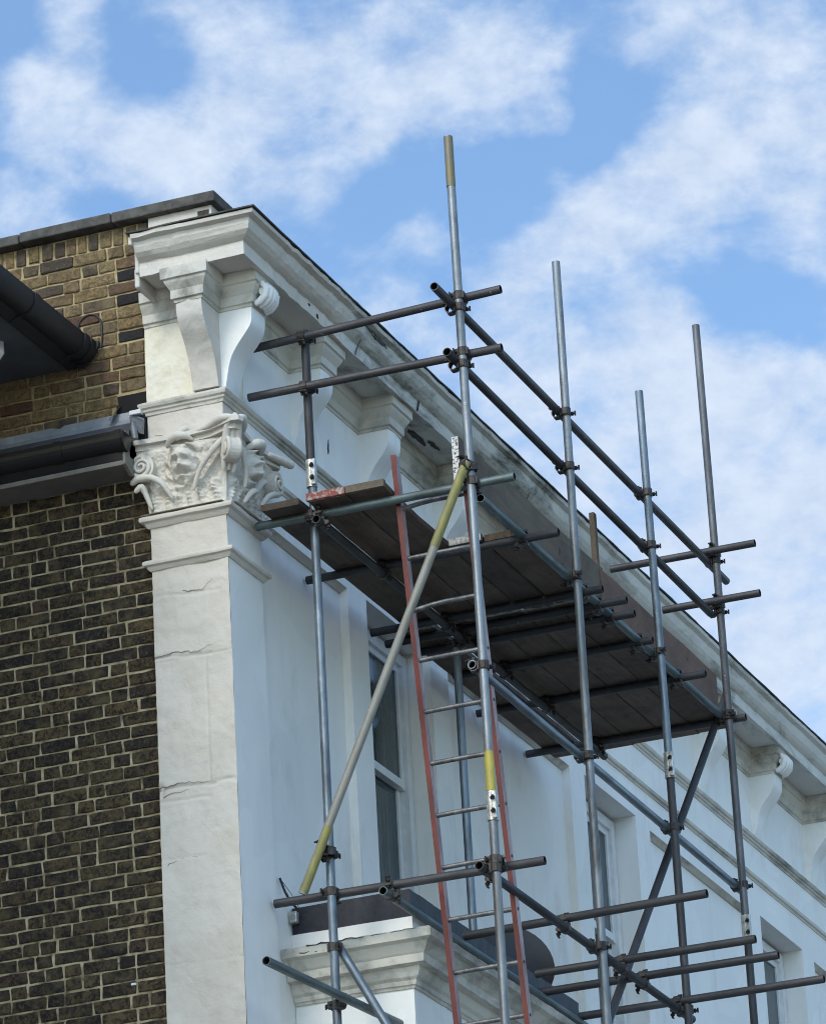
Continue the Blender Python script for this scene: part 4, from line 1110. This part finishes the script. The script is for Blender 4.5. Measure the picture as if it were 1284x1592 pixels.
# braces
p0, p1 = Vector((.205, -1.330, 11.235)), Vector((.235, -.250, 8.975))
br = pole('brace', p0, p1, T_CREAM, label='cream and yellow-ended brace slanting across the end bay')
dd = (p1 - p0)
band(br, p0 + dd * .003, p0 + dd * .20, T_YEL, TR + .0016); band(br, p0 + dd * .845, p0 + dd * .995, T_YEL, TR + .0016)
pole('brace', (4.96, -1.225, 11.36), (1.75, -1.225, 8.10), T_DARK, label='dark brace slanting between the right uprights')
pole('brace', (.395, -.370, 8.72), (.395, -.86, 7.80), T_BLUE)
pole('brace', (-.655, -.402, 8.362), (.80, -.545, 8.352), T_GREEN, label='greenish tube poking out past the corner pilaster')
# couplers
for (sx, sy) in ((S1x, S1y + .014), (1.935, OUT), (3.365, OUT), (4.668, OUT)):
    for zz3 in (12.165, 11.825): coupler((sx, sy, zz3), Zv, (sx, IN, zz3), X, 1)
for (sx, sy, z_) in ((1.93, OUT, 11.145), (3.39, OUT, 11.145), (4.68, OUT, 11.142), (1.92, OUT, 10.060), (3.40, OUT, 10.050), (4.70, OUT, 10.038), (S1x, S1y, 10.075), (S1x, S1y, 8.945), (1.91, OUT, 8.942), (3.41, OUT, 8.938)):
    coupler((sx, sy, z_), Zv, (sx, IN, z_), X, 1 if z_ < 11 else -1)
for (z_, sx, sy, tx) in ((12.21, SLx, SLy, .30), (11.905, SLx, SLy, .297), (11.135, SLx, SLy, .30), (12.235, S1x, S1y + .014, .30), (11.898, S1x, S1y + .01, .30), (11.134, S1x, S1y, .30), (8.998, SLx, SLy, .395), (8.992, S1x, S1y, .395)):
    coupler((sx, sy, z_), Zv, (tx, sy, z_), Yv, -1)
for (z_, tx) in ((12.21, 4.60), (11.865, 4.585), (11.13, 4.735)):
    coupler((4.67, OUT, z_), Zv, (tx, OUT, z_), Yv, 1)
for (tx, zt) in ((1.19, 11.13), (2.17, 11.13), (2.40, 11.13), (2.62, 11.13), (3.12, 11.13), (3.84, 11.13)):
    coupler((tx, IN, 11.10), X, (tx, IN, 11.146), Yv, 1)
for tx in (.30, 1.19, 2.17, 2.40, 3.12, 3.84, 4.73):
    coupler((tx, -.432, 11.080), X, (tx, -.432, 11.130), Yv, -1)
for tx in (.395, 1.47, 2.40, 2.77, 3.38):
    coupler((tx, IN, 8.940), X, (tx, IN, 8.990), Yv, 1)
coupler((.395, -.690, 8.937), X, (.395, -.690, 8.990), Yv, -1)
coupler((S1x - .0, S1y, 11.215), Zv, (.208, -1.32, 11.215), dd, 1)
coupler((SLx, SLy, 9.20), Zv, (.232, -.36, 9.20), dd, -1, label='swivel clamp at the foot of the yellow brace')
coupler((.30, -.39, 9.205), Zv, (.235, -.358, 9.20), dd, 1)
coupler((4.69, OUT, 11.13), Zv, (4.69, -1.275, 11.10), (3.21, 0, 3.26), -1)
coupler((SLx, SLy, 8.69), Zv, (.395, SLy, 8.69), (0, -.49, -.92), 1)
coupler((SLx, SLy, 8.37), Zv, (.30, -.42, 8.355), X, 1)
coupler((2.43, -.385, 11.06), Zv, (2.43, -.435, 11.06), X, 1)

# ================================================================== BOARDS ON THE SCAFFOLD
def board(x0, x1, y0, y1, z0, lab, lift=0.0, endmat=None, bands=True, th=.038, sag=0.0):
    mb = MB(); n = 16; vs = []
    rr_ = random.Random(int(x0 * 100) + int(y0 * 1000))
    for i in range(n + 1):
        t_ = i / n; x = x0 + (x1 - x0) * t_
        dz = lift * max(0, 1 - (x - x0) / .55) ** 2 - sag * math.sin(math.pi * t_) + rr_.uniform(-.0008, .0008)
        e = rr_.uniform(-.002, .002)
        c = .004
        vs += [(x, y0 + e, z0 + dz + c), (x, y0 + c + e, z0 + dz), (x, y1 - c + e, z0 + dz), (x, y1 + e, z0 + dz + c),
               (x, y1 + e, z0 + dz + th - c), (x, y1 - c + e, z0 + dz + th), (x, y0 + c + e, z0 + dz + th), (x, y0 + e, z0 + dz + th - c)]
    fs = [(i * 8 + k, i * 8 + (k + 1) % 8, (i + 1) * 8 + (k + 1) % 8, (i + 1) * 8 + k) for i in range(n) for k in range(8)]
    mb.add(vs, fs); mb.add(vs[:8], [tuple(range(8))], 1 if endmat else 0); mb.add(vs[-8:], [tuple(range(8))[::-1]])
    o = mb.build('scaffold_board', [M_BOARD, endmat or M_BOARD])
    meta(o, lab, 'board', 'boards of the scaffold platform')
    if bands:
        g_ = MB(); dz = lift * .96
        g_.bevbox(x0 - .003, x0 + .028, y0 - .0025, y1 + .0025, z0 + dz - .0025, z0 + dz + th + .0025, .002)
        g_.build('end_band', endmat or M_BAND, o)
    return o
ZB = 11.157
board(.155, 2.285, -.362, -.137, ZB, 'dark board nearest the wall at the pilaster end of the platform', bands=False)
board(.195, 2.30, -.613, -.392, ZB, 'warped board with flaked red end beside the left upright', .030, M_REDEND)
board(.205, 2.29, -.842, -.620, ZB, 'warped board with flaked end just left of the ladder', .034, M_TOE1)
board(1.150, 2.31, -1.040, -.850, ZB, 'short board ending with a bright band behind the ladder opening', 0, M_BAND)
board(1.185, 2.30, -1.245, -1.048, ZB, 'short outer board right of the ladder opening', bands=False)
board(2.31, 4.965, -.285, -.062, ZB, 'board nearest the wall at the far end of the platform')
board(2.315, 4.975, -.600, -.376, ZB, 'board just past the narrow gap at the far end of the platform')
board(2.31, 4.96, -.826, -.604, ZB, 'middle board at the far end of the platform')
board(2.33, 4.985, -1.034, -.830, ZB, 'second board from the toe board at the far end')
board(2.32, 4.97, -1.245, -1.038, ZB, 'outer board beside the reddish toe board at the far end')

def toe(x0, x1, y0, y1, z0, z1, mat, lab, end=None):
    mb = MB(); n = 10; vs = []
    for i in range(n + 1):
        x = x0 + (x1 - x0) * i / n; w = .003 * math.sin(i * 1.1 + x0)
        vs += [(x, y0 + w, z0), (x, y1 + w, z0), (x, y1 + w, z1 + .002 * math.sin(i * 2)), (x, y0 + w, z1 + .002 * math.sin(i * 2))]
    fs = [(i * 4 + k, i * 4 + (k + 1) % 4, (i + 1) * 4 + (k + 1) % 4, (i + 1) * 4 + k) for i in range(n) for k in range(4)]
    mb.add(vs, fs); mb.add(vs[:4], [(0, 1, 2, 3)], 1 if end else 0); mb.add(vs[-4:], [(3, 2, 1, 0)])
    o = mb.build('toe_board', [mat, end or mat])
    meta(o, lab, 'board', 'toe boards on edge along the platform')
    return o
toe(.345, 2.66, -1.238, -1.200, 11.200, 11.452, M_TOE1, 'grey toe board on edge with flaked white end at the left upright', M_WHITEFLECK)
toe(2.60, 4.735, -1.250, -1.240, 11.180, 11.430, M_TOE2, 'reddish brown toe board on edge between the middle and right uprights')
g = MB(); g.bevbox(2.70, 2.745, -1.198, -1.165, 11.197, 11.835, .003)
meta(g.build('timber_post', M_TOE1), 'short timber upright behind the toe board against the sky-side cornice', 'post')

# ================================================================== LADDER
lad = empty('ladder', (.80, -1.06, 8.2), 'red ladder with grey rungs leaning through the platform opening', 'ladder')
def lx(z_): return .322 + (11.39 - z_) * .1555
YLf, YRt = -.872, -1.268
zb0 = 4.2
for (yc, nm) in ((YLf, 'l'), (YRt, 'r')):
    mb = MB(); w, dp = .014, .028
    vs = []
    for z_ in (zb0, 11.395 if nm == 'l' else 11.22):
        for (dx, dy) in ((-dp, w), (-dp, -w), (dp, -w), (dp, w)): vs.append((lx(z_) + dx, yc + dy, z_))
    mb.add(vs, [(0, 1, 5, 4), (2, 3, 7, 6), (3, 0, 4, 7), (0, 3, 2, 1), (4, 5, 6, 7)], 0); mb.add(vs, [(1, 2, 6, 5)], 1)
    # plain box; its -Y face takes the paler sky-lit colour
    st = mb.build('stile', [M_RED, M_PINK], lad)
    k = 0; z_ = zb0 + .15
    while z_ < 11.3:
        g2 = MB(); g2.tube([(lx(z_), yc - w - .003, z_), (lx(z_), yc - w + .002, z_)], .0085, 10); z_ += .2815
        g2.build('rung_end', M_BOLT, st)
z_ = zb0 + .15; k = 0
while z_ < 11.3:
    mb = MB(); bend = .012 if abs(z_ - 10.6) < .2 or abs(z_ - 11.2) < .15 else .0015
    mb.tube([(lx(z_), YLf - .010, z_ - bend * .6), (lx(z_), YLf - .12, z_ + bend * .6), (lx(z_), (YLf + YRt) / 2 , z_ + bend), (lx(z_), YRt + .010, z_ + bend)], .0135, 12)
    mb.build('rung', M_RUNG, lad); z_ += .2815

# ================================================================== SATELLITE DISH
dish = empty('satellite_dish', (3.0, -.36, 8.96), 'black satellite dish on the bay roof behind the lead upstand', 'satellite dish')
dc = Vector((2.95, -.42, 9.235)); dn = Vector((-.80, -.52, .28)).normalized()
da = dn.cross(Vector((0, 0, 1))).normalized(); db = da.cross(dn)
mb = MB(); rings = 8; sg = 36; vs = []
for r_ in range(rings + 1):
    t_ = r_ / rings
    for k in range(sg):
        th = 2 * math.pi * k / sg
        vs.append(dc + (da * math.cos(th) * .255 + db * math.sin(th) * .27) * t_ + dn * (-.05 * (1 - t_ * t_)))
fs = [(r_ * sg + k, r_ * sg + (k + 1) % sg, (r_ + 1) * sg + (k + 1) % sg, (r_ + 1) * sg + k) for r_ in range(rings) for k in range(sg)]
mb.add(vs, fs, 0, True)
mb.add([q - dn * .012 for q in vs], [tuple(reversed(q)) for q in fs], 0, True)
ed = vs[-sg:]; mb.add(ed + [q - dn * .012 for q in ed], [(k, (k + 1) % sg, sg + (k + 1) % sg, sg + k) for k in range(sg)])
mb.build('reflector', M_DISH, dish, fixn=False)
mb = MB(); tip = dc + dn * .26 - db * .12
mb.tube([dc - db * .25, dc - db * .20 + dn * .12, tip], .010, 8); mb.tube([tip - dn * .02, tip - dn * .09], [.03, .022], 12); mb.build('arm', M_DISH, dish)
mb = MB(); mb.tube([dc - dn * .05, dc - dn * .12, Vector((3.06, -.30, 8.955))], .019, 10); mb.bevbox(2.96, 3.16, -.38, -.22, 8.952, 8.975, .004); mb.build('mount', M_DISH, dish)
